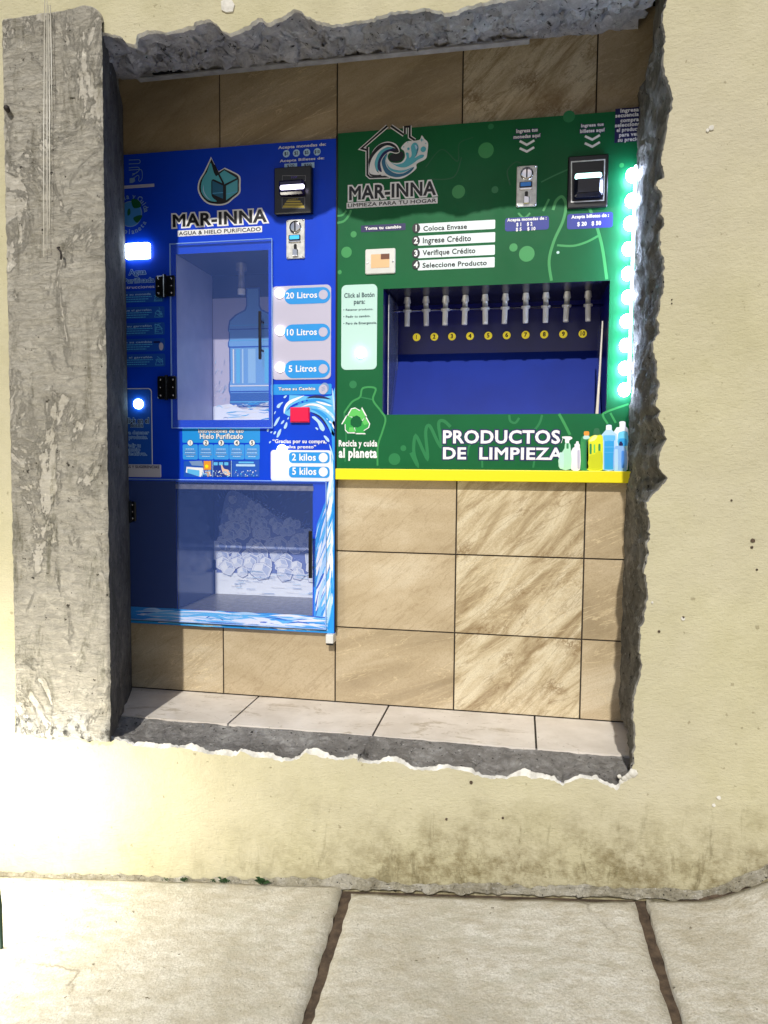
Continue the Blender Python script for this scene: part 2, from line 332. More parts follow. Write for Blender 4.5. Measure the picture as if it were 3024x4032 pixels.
    def text(s, body, l, r, y, m, bold=.0, hs=None, off=0, mo=None):   # l = baseline left, r = cap-height right
        hs = hs or HS; sp = 1+bold*1.5; x0, x1 = glyphs(body, sp)[3:]; x0 -= bold; x1 += bold
        zc = (l[1]+r[1])/2; h = (r[1]-l[1])*hs; kx = (r[0]-l[0])/(x1-x0); kz = h/(1+2*bold); zb = zc-h/2+bold*kz
        put = lambda p: (l[0]+(p[0]-x0)*kx, zb+p[1]*kz)
        if mo: s.type(body, put, y, mo, bold+off, sp); y -= D
        s.type(body, put, y, m, bold, sp)
    def digit(s, t, c, hw, hh, y, m, bold):
        x0, x1 = glyphs(t)[3:]; hw = min(hw, hh*(x1-x0)*(1.05 if len(t) == 1 else .9)); s.text(t, (c[0]-hw, c[1]-hh), (c[0]+hw, c[1]+hh), y, m, bold, 1)
    def arc_text(s, body, c, rad, a0, a1, hgt, y, m, bold, inward=False):
        n = len(body)
        for i, ch in enumerate(body):
            if ch == ' ': continue
            a = math.radians(a0+(a1-a0)*i/(n-1)); x0, x1 = glyphs(ch)[3:]
            ca, sa = (math.cos(a-math.pi/2), math.sin(a-math.pi/2)) if not inward else (math.cos(a+math.pi/2), math.sin(a+math.pi/2))
            bx, bz = c[0]+rad*math.cos(a), c[1]+rad*math.sin(a)
            s.type(ch, lambda p: (bx+(p[0]-(x0+x1)/2)*hgt*ca-p[1]*hgt*sa, bz+(p[0]-(x0+x1)/2)*hgt*sa+p[1]*hgt*ca), y, m, bold)
    def build(s, name, parent=None, bevel=0):
        xs = [(min(v[i] for v in s.v)+max(v[i] for v in s.v))/2 for i in range(3)]
        me = bpy.data.meshes.new(name); me.from_pydata([(v[0]-xs[0], v[1]-xs[1], v[2]-xs[2]) for v in s.v], [], s.f)
        for q in s.mats: me.materials.append(q)
        me.polygons.foreach_set('material_index', s.m); me.polygons.foreach_set('use_smooth', s.sm); me.update()
        o = bpy.data.objects.new(name, me); COL.objects.link(o); o.location = xs
        if parent is not None: o.parent = parent; o.location = Vector(xs)-world_loc(parent)
        if bevel:
            b = o.modifiers.new('bevel', 'BEVEL'); b.width = bevel; b.segments = 2; b.limit_method = 'ANGLE'
        return o
HS = 1.12; D = .0006
_gc = {}
def glyphs(body, space=1.0):                            # fill faces, outline loops and extents of a line of type, cap height 1
    key = (body, round(space, 3))
    if key in _gc: return _gc[key]
    c = bpy.data.curves.new('t', 'FONT'); c.body = body; c.size = 1; c.resolution_u = 3; c.space_character = space
    o = bpy.data.objects.new('t', c); me = bpy.data.meshes.new_from_object(o)
    vs = [(v.co.x/CAPH, v.co.y/CAPH) for v in me.vertices]; fs = []; cnt = {}
    for p in me.polygons:
        f = list(p.vertices); ar = sum(vs[f[i]][0]*vs[f[i-1]][1]-vs[f[i-1]][0]*vs[f[i]][1] for i in range(len(f))); fs.append(tuple(f if ar < 0 else f[::-1]))
        for e in p.edge_keys: cnt[e] = cnt.get(e, 0)+1
    nb = {}
    for (i, j), k in cnt.items():
        if k == 1: nb.setdefault(i, []).append(j); nb.setdefault(j, []).append(i)
    loops = []; seen = set()
    for st in nb:
        if st in seen: continue
        lp = [st]; seen.add(st); cur = st
        while True:
            nx = [q for q in nb[cur] if q not in seen]
            if not nx: break
            cur = nx[0]; seen.add(cur); lp.append(cur)
        pts = [vs[q] for q in lp]; keep = [p for i, p in enumerate(pts) if math.hypot(p[0]-pts[i-1][0], p[1]-pts[i-1][1]) > .004]
        if len(keep) > 2: loops.append(keep)
    bpy.data.objects.remove(o); bpy.data.curves.remove(c); bpy.data.meshes.remove(me)
    _gc[key] = (vs, fs, loops, min(v[0] for v in vs), max(v[0] for v in vs)); return _gc[key]
CAPH = 1.0
_v = glyphs('H')[0]; CAPH = max(v[1] for v in _v); _gc.clear()
def ell(c, rx, rz, n=28): return [(c[0]+rx*math.cos(2*math.pi*i/n), c[1]+rz*math.sin(2*math.pi*i/n)) for i in range(n)]
def rrect(x0, z0, x1, z1, r, n=6):
    out = []
    for cx, cz, a in ((x1-r, z0+r, -90), (x1-r, z1-r, 0), (x0+r, z1-r, 90), (x0+r, z0+r, 180)):
        out += [(cx+r*math.cos(math.radians(a+90*i/n)), cz+r*math.sin(math.radians(a+90*i/n))) for i in range(n+1)]
    return out
def rr(l, r, rad): return rrect(l[0], l[1], r[0], r[1], rad)
def smooth(pts, n=6, closed=False):                     # Catmull-Rom through points
    out = []; k = len(pts)
    for i in range(k if closed else k-1):
        p = [pts[(i+j) % k] if closed else pts[max(0, min(k-1, i+j))] for j in (-1, 0, 1, 2)]
        for t in range(n):
            t /= n; out.append(tuple(.5*(2*p[1][q]+(p[2][q]-p[0][q])*t+(2*p[0][q]-5*p[1][q]+4*p[2][q]-p[3][q])*t*t+(3*p[1][q]-p[0][q]-3*p[2][q]+p[3][q])*t**3) for q in (0, 1)))
    if not closed: out.append(tuple(pts[-1]))
    return out
def zo(ox, oy, s, y=YP):                                # points read in an enlarged view -> plane
    return lambda *pts: [P(ox+a*s, oy+b*s, y) for a, b in pts]
def nz(x, y, z, sc): return noise.noise(Vector((x*sc, y*sc, z*sc)))
def fbm(x, y, z, sc, o=5): return noise.fractal(Vector((x*sc, y*sc, z*sc)), .9, 2.1, o)

# ------------------------------------------------------------------ ground and pavement
def grid(mb, xs, ys, zf, m):
    n = len(xs); vs = [(x, y, zf(x, y)) for y in ys for x in xs]
    mb.add(vs, [(j*n+i, j*n+i+1, (j+1)*n+i+1, (j+1)*n+i) for j in range(len(ys)-1) for i in range(n-1)], m, True)
def frange(a, b, n): return [a+(b-a)*i/n for i in range(n+1)]
g = MB(); grid(g, [-60, -20, -6, -3, -1, 0, 1, 1.4, 1.6, 1.9, 3, 6, 20, 60], [-60, -20, -6, -3, -1.5, -1, -.8, -.7, -.6, -.5, -.4, .5], lambda x, y: gz(x, y)-.024, SOIL)
tag(g.build('ground'), kind='structure')
def slab(xa, xb, ya, yb, seed, sk=0):                    # one cast slab with worn edges
    mb = MB(); nx = max(24, int((xb-xa)*45)); ny = max(24, int((yb-ya)*45))
    xs = frange(xa, xb, nx); ys = frange(ya, yb, ny)
    def zf(x, y):
        d = min(x-xa, xb-x, yb-y); e = max(0, 1-d/.014)
        return gz(x, y)+.0025*fbm(x, y, seed, 7)-.006*e*e-.002*e*abs(nz(x, y, seed, 90))
    n = len(xs); vs = []
    for y in ys:
        for x in xs:
            d = min(x-xa, xb-x, yb-y); jx = (.004*nz(x*1.3, y, seed, 34)+.003*nz(x, y, seed, 110))*max(0, 1-d/.03)
            vs.append((x+jx+sk*(y+.46)*(1 if -.2 < x < 1.6 else .3), y+jx, zf(x, y)))
    fs = [(j*n+i, j*n+i+1, (j+1)*n+i+1, (j+1)*n+i) for j in range(len(ys)-1) for i in range(n-1)]
    k = len(vs); ring = [j*n for j in range(ny+1)]+[ny*n+i for i in range(n)]+[j*n+n-1 for j in range(ny, -1, -1)]
    vs += [(vs[q][0], vs[q][1], vs[q][2]-.05) for q in ring]
    fs += [(ring[i], ring[i+1], k+i+1, k+i) for i in range(len(ring)-1)]
    mb.add(vs, fs, PAVE, True); return mb
sb = MB()
for args in ((-3.2, .541, -3.6, -.457, 1, -.055), (.575, 1.300, -3.6, -.486, 2, -.04), (1.332, 4.2, -3.6, -.472, 3, -.025)):
    q = slab(*args); sb.add(q.v, q.f, PAVE, True)
tag(sb.build('pavement'), kind='structure')

# ------------------------------------------------------------------ cream wall with its knocked-through opening
T6 = lambda *p: [P(a*.7233, b*.7233, YW) for a, b in p]
T7 = lambda *p: [P(1200+a*1.0995, b*1.0995, YW) for a, b in p]
Z2 = lambda *p: [P(2300+a*.5423, 500+b*.5423, YW) for a, b in p]
Z3 = lambda *p: [P(2300+a*.6329, 1700+b*.6329, YW) for a, b in p]
BR = lambda *p: [P(1400+a*.9789, 2500+b*.9789, YW) for a, b in p]
BL = lambda *p: [P(a*.9645, 2500+b*.9645, YW) for a, b in p]
top_edge = [(-.25, 1.93)]+T6((555, 178), (600, 185), (650, 195), (700, 235), (735, 238), (745, 190), (800, 165), (850, 165), (900, 175), (950, 165), (1000, 150), (1050, 140), (1070, 115), (1140, 105), (1180, 130), (1205, 165), (1250, 183), (1300, 165), (1350, 140), (1400, 100), (1430, 100), (1450, 125), (1480, 115), (1540, 90), (1580, 65), (1600, 50), (1640, 60)) \
    + T7((0, 55), (50, 75), (100, 90), (160, 80), (230, 70), (300, 48), (350, 40), (400, 35), (430, 25), (480, 40), (520, 45), (570, 25), (620, 12), (680, -2), (740, -12), (800, -18), (870, -16), (950, -24), (1040, -36), (1100, -30), (1185, -36), (1290, -40))
right_edge = T7((1302, -10), (1290, 30), (1280, 80), (1290, 140), (1285, 200), (1290, 260), (1310, 320), (1318, 360), (1310, 400), (1300, 440)) + Z2((595, 60), (580, 130), (560, 250), (575, 290), (580, 370), (540, 385), (520, 425), (555, 460), (565, 520), (565, 590), (550, 635), (582, 670), (580, 720), (555, 760), (550, 820), (560, 890), (580, 950), (580, 1040), (580, 1110), (578, 1200), (555, 1250), (550, 1330), (525, 1390), (550, 1440), (550, 1490), (500, 1560), (505, 1600), (515, 1680), (530, 1700), (525, 1780), (548, 1850), (535, 1900), (530, 1960), (520, 2020), (560, 2065), (535, 2110), (560, 2160)) \
    + Z3((505, 0), (510, 40), (490, 90), (465, 165), (470, 230), (520, 290), (480, 345), (430, 390), (385, 440), (400, 500), (412, 580), (400, 620), (415, 640), (395, 690), (400, 770), (390, 820), (375, 870), (385, 920), (395, 980), (400, 1030), (385, 1080), (375, 1180), (350, 1220), (350, 1300), (345, 1380), (365, 1450), (345, 1540), (325, 1600), (315, 1660), (308, 1720), (305, 1800), (320, 1840), (318, 1950), (310, 2050), (300, 2120))
bottom_edge = BR((1120, 570), (1080, 590), (1050, 625), (1015, 605), (960, 580), (900, 575), (830, 605), (800, 585), (740, 575), (650, 570), (560, 580), (500, 570), (450, 550), (380, 535), (300, 545), (220, 540), (180, 515), (130, 505), (90, 520), (30, 515)) \
    + BL((1659, 535), (1600, 525), (1530, 530), (1450, 505), (1380, 510), (1310, 500), (1250, 480), (1210, 510), (1150, 520), (1090, 500), (1040, 500), (985, 475), (960, 495), (870, 490), (800, 475), (740, 460), (700, 460), (640, 465), (600, 460), (540, 450), (480, 430), (440, 430)) + [(-.25, .0)]
def rough_line(pts, step=.0045, amp=.0042):
    out = []
    for a, b in zip(pts, pts[1:]):
        L = math.hypot(b[0]-a[0], b[1]-a[1]); n = max(1, int(L/step))
        for i in range(n):
            t = i/n; x = a[0]+(b[0]-a[0])*t; z = a[1]+(b[1]-a[1])*t; k = amp if i else amp*.3
            out.append((x+k*(nz(x, 3, z, 70)+.7*nz(x, 5, z, 190)), z+k*(nz(x, 9, z, 70)+.7*nz(x, 2, z, 190))))
    return out+[pts[-1]]
TE, RE, BE = rough_line(top_edge), rough_line(right_edge), rough_line(bottom_edge)
for i in range(1, len(BE)): BE[i] = (min(BE[i][0], BE[i-1][0]-.0003), BE[i][1])
wall = thing('cream_wall', 'cream plastered wall with a large rough-edged opening knocked through it', 'wall', (.5, YW, -.45))
X0, X1, ZT, ZB = -3.4, 4.4, 3.6, -1.0
outer = [(X0, ZB), (X1, ZB), (X1, ZT), (X0, ZT)]
mb = MB(); ct, cr_, cbt, cl = TE[0], RE[0], RE[-1], BE[-1]
mb.poly(TE+[RE[0], (X1, ZT), (X0, ZT)], YW, CREAM); mb.poly(RE+[BE[0], (BE[0][0], ZB), (X1, ZB), (X1, ZT)], YW, CREAM)
n = len(BE); mb.add([(p[0], YW, p[1]) for p in BE]+[(p[0], YW, ZB) for p in BE], [(i+1, i, n+i, n+i+1)[::-1] for i in range(n-1)], CREAM)
mb.poly([(BE[-1][0], ZB), BE[-1], TE[0], (X0, ZT), (X0, ZB)], YW, CREAM)
for (a, b) in zip(outer, outer[1:]+outer[:1]): mb.add([(a[0], YW, a[1]), (b[0], YW, b[1]), (b[0], .6, b[1]), (a[0], .6, a[1])], [(0, 1, 2, 3)], CREAM)
mb.add([(p[0], .6, p[1]) for p in outer], [(3, 2, 1, 0)], CREAM)
mb.build('plaster_face', wall)
def broken(edge, prof, name, seed, m, lip=(0, 0), amp=.011, lipm=None):     # rough skin from the plaster edge to the niche
    mb = MB(); n = len(edge); rows = []
    first = [(p[0], YW, p[1]) for p in edge]
    second = [(p[0]+lip[0]*(1+.6*nz(p[0], 1, p[1], 40)), YW+.009, p[1]+lip[1]*(.2+1.5*max(0, nz(p[0], 5, p[1], 14)+.15)+.5*abs(nz(p[0], 5, p[1], 60)))) for p in edge]
    rows = [first, second]
    for k in range(1, 27):
        t = k/26; row = []
        for p, s2 in zip(edge, second):
            q = prof(p, t, s2); f = math.sin(math.pi*min(1, t*1.02))**.5 if t < 1 else 0
            d = Vector((fbm(q[0], q[1], q[2]+seed, 16), fbm(q[0]+7, q[1], q[2]+seed, 16), fbm(q[0], q[1]+9, q[2]+seed, 16)))
            e = Vector((fbm(q[0], q[1], q[2]+seed, 52), fbm(q[0]+7, q[1], q[2]+seed, 52), fbm(q[0], q[1]+9, q[2]+seed, 52))); row.append(Vector(q)+(d+e*.42)*amp*f)
        rows.append(row)
    vs = [v for r in rows for v in r]
    mb.add(vs, [(j*n+i, j*n+i+1, (j+1)*n+i+1, (j+1)*n+i) for j in range(1, len(rows)-1) for i in range(n-1)], m, True)
    mb.add(vs[:2*n], [(i, i+1, n+i+1, n+i) for i in range(n-1)], lipm or PLEDGE, True)
    return mb.build(name, wall)
def lerp3(a, b, t): return tuple(a[i]+(b[i]-a[i])*t for i in range(3))
def pr_right(p, t, s2):
    A = s2; B = (1.326+.004*nz(1, 2, p[1], 9), -.105, p[1]); C_ = (1.318, .02, p[1])
    return lerp3(A, B, t/.6) if t < .6 else lerp3(B, C_, (t-.6)/.4)
def pr_top(p, t, s2):
    B = (p[0], -.2, 2.02+.012*nz(p[0], 4, 1, 8)+max(0, p[0]-.9)*.06); C_ = (p[0], .02, 2.094)
    return lerp3(s2, B, t/.55) if t < .55 else lerp3(B, C_, (t-.55)/.45)
def pr_bot(p, t, s2):
    C_ = (p[0], -.262, -.003); q = lerp3(s2, C_, t); return (q[0], q[1], q[2]-.012*math.sin(math.pi*t))
broken(RE, pr_right, 'broken_jamb', 11, m_concrete('broken_jamb_concrete', (72, 69, 62), (116, 112, 102), (172, 168, 158), 1.0, 1.0), (-.003, 0), .012, CONC)
broken([(TE[0][0]-.1, TE[0][1])]+TE, pr_top, 'broken_lintel', 23, m_concrete('lintel_rubble', (118, 116, 118), (172, 170, 172), (222, 220, 220), .8, 1.0), (0, -.005), .028)
broken(BE, pr_bot, 'broken_sill', 37, SILLM, (0, .013), .010)
# hidden corner return behind the sill and the left jamb, closes the niche
cb = MB(); cb.box(-.60, -.36, -.28, .55, -.2, 2.3, CONC); cb.box(1.36, 1.6, -.02, .55, -.2, 2.3, CONC); cb.box(-.6, 1.6, .02, .55, 2.11, 2.3, CONC)
cb.box(1.285, 1.42, -.44, -.0, -.12, -.007, SILLM); cb.box(1.352, 1.5, -.44, -.021, -.1, 2.1, CONC); cb.build('inner_masonry', wall)
mb = MB(); rl = random.Random(4)
for px, py, r in ((2494, 3046, .013), (2478, 3058, .010), (2462, 3068, .009), (2502, 3038, .008), (2440, 3060, .006)):
    c = P(px, py, YW); k = len(mb.v); bm = bmesh.new(); bmesh.ops.create_icosphere(bm, subdivisions=2, radius=r)
    mb.add([(c[0]+v.co.x*(1+.5*nz(v.co.x, v.co.y, v.co.z+r, 90)), YW+.004+v.co.y*.7*(1+.5*nz(v.co.x, v.co.z, r, 80)), c[1]+v.co.z*(1+.5*nz(v.co.y, v.co.x, v.co.z, 90))) for v in bm.verts], [tuple(v.index for v in f.verts) for f in bm.faces], PLEDGE, True); bm.free()
mb.build('plaster_lump', wall)
# cement splash along the foot of the wall
mb = MB(); xs = frange(-1.6, 1.75, 420); rows = []
for k in range(9):
    t = k/8; row = []
    for x in xs:
        h = (.016+.018*max(0, nz(x, 2, 0, 3)))*(.25+.75*min(1, max(0, (x-.05)/.45)))*max(.25, .75+.9*fbm(x, 6, 3, 4.5, 6))*(1-.6*min(1, max(0, (x-1.36)/.2)))+.008*fbm(x, 1, 2, 9)+(.02*max(0, min(1, (x-1.35)/.3)))
        y = YW-.002-.012*t**1.5; z = gz(x, -.46)+h*(1-t)**1.3-.008*t; d = .008*fbm(x, t*.08, 4, 34)
        row.append((x, y-abs(d)*(1 if k else 0), z+d))
    rows.append(row)
n = len(xs); mb.add([v for r in rows for v in r], [(j*n+i, (j+1)*n+i, (j+1)*n+i+1, j*n+i+1) for j in range(8) for i in range(n-1)], SPLASHC, True)
mb.build('cement_fillet', wall)
# scrap of old paper and nail scars left on the plaster
mb = MB()
def scar(px, py, r, m, sd):
    c = P(px, py, YW); pts = [(c[0]+r*(.7+.5*abs(nz(i, sd, 0, 1.7)))*math.cos(i*.628), c[1]+r*(.7+.5*abs(nz(i, 3, sd, 1.3)))*math.sin(i*.628)) for i in range(10)]
    mb.prism(pts, YW-.0035, YW+.001, m, .001)
mb.prism(zo(0, 0, .7233, YW)((1205, 10), (1225, 0), (1265, 5), (1280, 30), (1270, 68), (1235, 72), (1208, 60)), YW-.004, YW+.001, PLEDGE, .001)
for i, (x, y, r) in enumerate(((2800, 505, .008), (2785, 515, .005), (2689, 2436, .006), (2568, 2372, .004), (2830, 3140, .006), (2810, 3170, .005))): scar(x, y, r, PLEDGE, i)
for i, (x, y, r) in enumerate(((2964, 2128, .006), (2960, 2155, .004), (2690, 2431, .004), (2980, 2242, .003), (2880, 1970, .003), (2595, 2486, .004), (2645, 1180, .002), (2645, 1195, .002), (1855, 3080, .006), (1980, 3220, .004), (1758, 3225, .004))): scar(x, y, r, SOIL, i+9)
mb.build('plaster_scar', wall)

# ------------------------------------------------------------------ concrete column at the left of the opening
colm = thing('concrete_column', 'rough grey concrete column with scraped board marks left of the opening', 'column', (-.29, -.46, 0))
XL, XR, YF = -.440, -.136, -.468
def colx(u, z): return (XL-.014*(2-z)/2)*(1-u)+(XR-.010*(2-z)/2)*u
mb = MB(); nu, nv = 70, 330; vs = []
for j in range(nv+1):
    for i in range(nu+1):
        u = i/nu; zt = 2.036-.045*(1-math.sqrt(max(0, 1-max(0, (u-.82)/.18)**2)))-.012*(1-u)+.004*nz(u, 1, 2, 9); zb = -.004+.010*nz(u*2, 3, 1, 2)+.008*nz(u, 1, 5, 21)
        z = zb+(zt-zb)*j/nv; x = colx(u, z)
        d = .0035*fbm(x, 0, z*1.6, 13)+.0022*fbm(x*.6, 1, z*3, 40)
        if z < .09: d += (.09-z)*.10*(1+fbm(x, 2, z, 22))
        e = max(0, 1-min(u, 1-u)/.03); d -= .006*e*e
        if j == nv or j == 0: d -= .008
        vs.append((x, YF-d, z))
mb.add(vs, [(j*(nu+1)+i, j*(nu+1)+i+1, (j+1)*(nu+1)+i+1, (j+1)*(nu+1)+i) for j in range(nv) for i in range(nu)], COLUMN, True)
def side(col, back):                                    # returns of the face towards the wall
    a = [vs[j*(nu+1)+col] for j in range(nv+1)]; K = 14 if back else 2; rows = [a]
    for k in range(1, K+1):
        t = k/K; row = []
        for p in a:
            if back: q = (p[0]+(-.333-p[0])*t, p[1]+(-.024-p[1])*t, p[2]); amp = .006*math.sin(math.pi*min(t, .97))
            else: q = (p[0], p[1]+.03*t, p[2]); amp = 0
            row.append((q[0]+amp*fbm(q[0], q[1], q[2]*.6, 18), q[1], q[2]))
        rows.append(row)
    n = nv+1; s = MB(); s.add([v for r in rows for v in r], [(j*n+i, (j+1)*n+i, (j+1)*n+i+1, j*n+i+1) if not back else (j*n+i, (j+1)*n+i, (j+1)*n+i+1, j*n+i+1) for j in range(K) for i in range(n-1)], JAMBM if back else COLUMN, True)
    return s
s1 = side(0, False); mb.add(s1.v, s1.f, COLUMN, True)
for row in (0, nv):
    a = vs[row*(nu+1):(row+1)*(nu+1)]; mb.add(a+[(p[0], p[1]+.03, p[2]) for p in a], [(i, i+1, nu+2+i, nu+1+i) for i in range(nu)], COLUMN, True)
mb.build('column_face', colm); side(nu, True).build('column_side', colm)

# ------------------------------------------------------------------ tiled back wall and tiled ledge
tw = thing('tiled_wall', 'back wall of glossy brown marbled tiles above and below the machines', 'tiled wall', (.5, 0, 0))
TH = .2565; mb = MB(); tcol = []
mb.box(-.5, 1.5, .004, .03, -.05, .262, GROUT); mb.box(.404, 1.5, .004, .03, .262, .80, GROUT); mb.box(-.5, 1.5, .004, .03, 1.80, 2.2, GROUT)
nb = len(mb.f); rg = random.Random(5)
rows_ = [(0, TH), (TH, 2*TH), (2*TH, 3*TH), (1.80, 2.15)]
for ri, (za, zb) in enumerate(rows_):
    for ci in range(-2, 4):
        xa, xb = ci*.4, ci*.4+.4
        if xb < -.4 or xa > 1.45: continue
        if ri in (1, 2) and ci < 1: continue
        xb = min(xb, 1.45); xa = max(xa, -.45)
        g_ = .0021; k = len(mb.f)
        mb.prism([(xa+g_, za+g_), (xb-g_, za+g_), (xb-g_, zb-g_), (xa+g_, zb-g_)], 0, .006, TILE, .0012)
        c_ = (rg.random(), (1 if (ci == 2 and ri < 3) or (ri == 3 and ci in (2,)) else rg.random()*.4), rg.random(), 1)
        tcol += [(k, len(mb.f), c_)]
o = mb.build('wall_tiles', tw); at = o.data.color_attributes.new('tile', 'FLOAT_COLOR', 'CORNER')
for a, b, c_ in tcol:
    for p in o.data.polygons[a:b]:
        for li in p.loop_indices: at.data[li].color = c_
lg = MB(); lg.box(-.5, 1.5, -.262, .004, -.06, -.004, GROUT)
edges = [-.5]+[onY(0, 0, 0).x*0+v for v in (.13, .585, 1.06)]+[1.36]
for a, b in zip(edges, edges[1:]):
    q = [(a+.003, -.268+.004*nz(a, 1, 1, 3)), (b-.003, -.268+.004*nz(b, 1, 1, 3)), (b-.003, -.003), (a+.003, -.003)]
    lg.add([(x, y, 0) for x, y in q]+[(x, y, -.012) for x, y in q], [(0, 1, 2, 3), (0, 4, 5, 1), (1, 5, 6, 2), (2, 6, 7, 3), (3, 7, 4, 0)], FLOORT)
tag(lg.build('ledge_floor'), kind='structure')
ls = thing('lintel_trim', 'thin white plastic channel running under the broken lintel', 'trim', (.36, -.04, 2.06))
mb = MB(); mb.box(-.262, 1.0, -.060, -.036, 2.054, 2.061, m_noisy('dusty_plastic', (168, 168, 172), (136, 136, 140), 20, .6, .1)); mb.build('channel', ls, .002)
mb = MB(); mb.box(-.205, -.10, -.064, -.028, 2.063, 2.085, DARKP); mb.build('end_cap', ls, .002)

# ------------------------------------------------------------------ machine building blocks
D = .0006
def plate(mb, x0, x1, z0, z1, holes, y, m, back):
    xs = sorted({x0, x1, *[h[0] for h in holes], *[h[1] for h in holes]}); zs = sorted({z0, z1, *[h[2] for h in holes], *[h[3] for h in holes]})
    for a, b in zip(xs, xs[1:]):
        for c, d in zip(zs, zs[1:]):
            if any(h[0] <= (a+b)/2 <= h[1] and h[2] <= (c+d)/2 <= h[3] for h in holes): continue
            mb.add([(a, y, c), (b, y, c), (b, y, d), (a, y, d)], [(0, 1, 2, 3)], m)
    for q in ([(x0, z0), (x1, z0)], [(x1, z0), (x1, z1)], [(x1, z1), (x0, z1)], [(x0, z1), (x0, z0)]):
        (a, c), (b, d) = q; mb.add([(a, y, c), (a, back, c), (b, back, d), (b, y, d)], [(0, 1, 2, 3)], m)
def cavity(mb, x0, x1, z0, z1, y0, y1, ms):             # inside faces: left, right, floor, ceiling, back
    v = {(i, j, k): (a, b, c) for i, a in enumerate((x0, x1)) for j, b in enumerate((y0, y1)) for k, c in enumerate((z0, z1))}
    for q, m in zip((((0, 0, 0), (0, 1, 0), (0, 1, 1), (0, 0, 1)), ((1, 0, 0), (1, 0, 1), (1, 1, 1), (1, 1, 0)), ((0, 0, 0), (1, 0, 0), (1, 1, 0), (0, 1, 0)), ((0, 0, 1), (0, 1, 1), (1, 1, 1), (1, 0, 1)), ((0, 1, 0), (1, 1, 0), (1, 1, 1), (0, 1, 1))), ms):
        mb.add([v[k] for k in q], [(0, 1, 2, 3)], m)
def push_button(parent, px, py, r, m, name='push_button', proud=.012):
    c = P(px, py, YP-proud); mb = MB(); y = YP-D*2
    mb.lathe_y(c, [(r*.55, y-proud), (r*.86, y-proud+.001), (r, y-proud+.004), (r*1.02, y)], m)
    return mb.build(name, parent)
def screw(parent, c, y, r=.003):
    mb = MB(); mb.lathe_y(c, [(r*.5, y-.0018), (r*.9, y-.0012), (r, y)], CHROME, 12); return mb.build('screw', parent)
def coin_acceptor(parent, x0, z0, x1, z1, disp):
    w_, h = x1-x0, z1-z0; y = YP
    mb = MB(); mb.prism(rrect(x0, z0, x1, z1, .003, 3), y-.006, y, STEEL, .0015); base = mb.build('coin_acceptor', parent)
    c = (x0+w_*.5, z0+h*.80); mb = MB()
    mb.lathe_y(c, [(w_*.22, y-.011), (w_*.31, y-.010), (w_*.33, y-.0062)], CHROME); mb.box(c[0]-.0022, c[0]+.0022, y-.0122, y-.009, c[1]-h*.11, c[1]+h*.13, DARKP); mb.build('coin_slot', base)
    mb = MB(); mb.prism(rrect(x0+w_*.14, z0+h*.47, x0+w_*.78, z0+h*.60, .002, 3), y-.0085, y-.006, DARKP); mb.poly(rrect(x0+w_*.2, z0+h*.487, x0+w_*.72, z0+h*.585, .001, 2), y-.0092, disp); mb.build('display', base)
    mb = MB(); mb.prism(rrect(x0+w_*.14, z0+h*.40, x0+w_*.80, z0+h*.462, .004, 4), y-.010, y-.006, CHROME, .002); mb.build('reject_button', base)
    mb = MB(); mb.prism(rrect(x0+w_*.42, z0+h*.07, x0+w_*.58, z0+h*.37, .004, 4), y-.0068, y-.006, DARKP)
    mb.prism([(x0+w_*.36, z0+h*.05), (x0+w_*.66, z0+h*.05), (x0+w_*.66, z0+h*.22), (x0+w_*.36, z0+h*.25)], y-.014, y-.006, CHROME, .003); mb.build('return_cup', base)
    for u, v in ((.08, .03), (.92, .03), (.08, .97), (.92, .97)): screw(base, (x0+w_*u, z0+h*v), y-.006)
    return base
def art(): return MB()

# ------------------------------------------------------------------ blue water and ice machine
bl = thing('water_vending_machine', 'blue water and ice vending machine with two clear doors', 'vending machine', (.04, .1, .237))
BX0, BX1, BZ0, BZ1 = -.46, .402, .238, 1.834
WIN = (-.150, .175, .946, 1.498); ICE = (-.158, .327, .295, .735)
mb = MB(); plate(mb, BX0, BX1, BZ0, BZ1, [WIN, ICE], YP, BLUE, .40); mb.build('cabinet', bl)
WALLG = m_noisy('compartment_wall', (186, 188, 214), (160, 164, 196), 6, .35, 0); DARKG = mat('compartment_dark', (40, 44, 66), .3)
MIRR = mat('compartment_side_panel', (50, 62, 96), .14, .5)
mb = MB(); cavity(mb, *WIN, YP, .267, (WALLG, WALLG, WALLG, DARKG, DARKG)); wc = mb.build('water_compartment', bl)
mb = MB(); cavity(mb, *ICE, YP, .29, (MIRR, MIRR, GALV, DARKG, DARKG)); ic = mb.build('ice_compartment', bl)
# printed picture on the back of the water compartment: a big refillable bottle in splashing water
Y = .2655; Q = zo(500, 1000, .3014, Y)
jp = art(); jp.poly([(WIN[0]+.002, WIN[2]), (WIN[1]-.002, WIN[2]), (WIN[1]-.002, 1.415), (WIN[0]+.002, 1.415)], Y, LILAC)
cx = .012
def jug(pts, m, dy):
    full = [(cx-d, z) for d, z in pts]+[(cx+d, z) for d, z in reversed(pts)]; jp.poly(full, Y-dy, m)
jz = lambda py: P(900, py, Y)[1]
prof = [(.026, jz(1137)), (.027, jz(1150)), (.027, jz(1205)), (.034, jz(1222)), (.070, jz(1240)), (.094, jz(1262)), (.098, jz(1285)), (.100, jz(1300)), (.096, jz(1310)), (.096, jz(1340)), (.100, jz(1348)), (.100, jz(1364)), (.095, jz(1372)), (.094, jz(1500)), (.098, jz(1515)), (.098, jz(1540)), (.092, jz(1560)), (.094, jz(1590)), (.088, jz(1604))]
jug(prof, pm('jug_edge', (40, 88, 168)), D); jug([(d-.005, z+(.004 if i > 9 else -.004)) for i, (d, z) in enumerate(prof)], pm('jug_blue', (112, 168, 230)), 2*D)
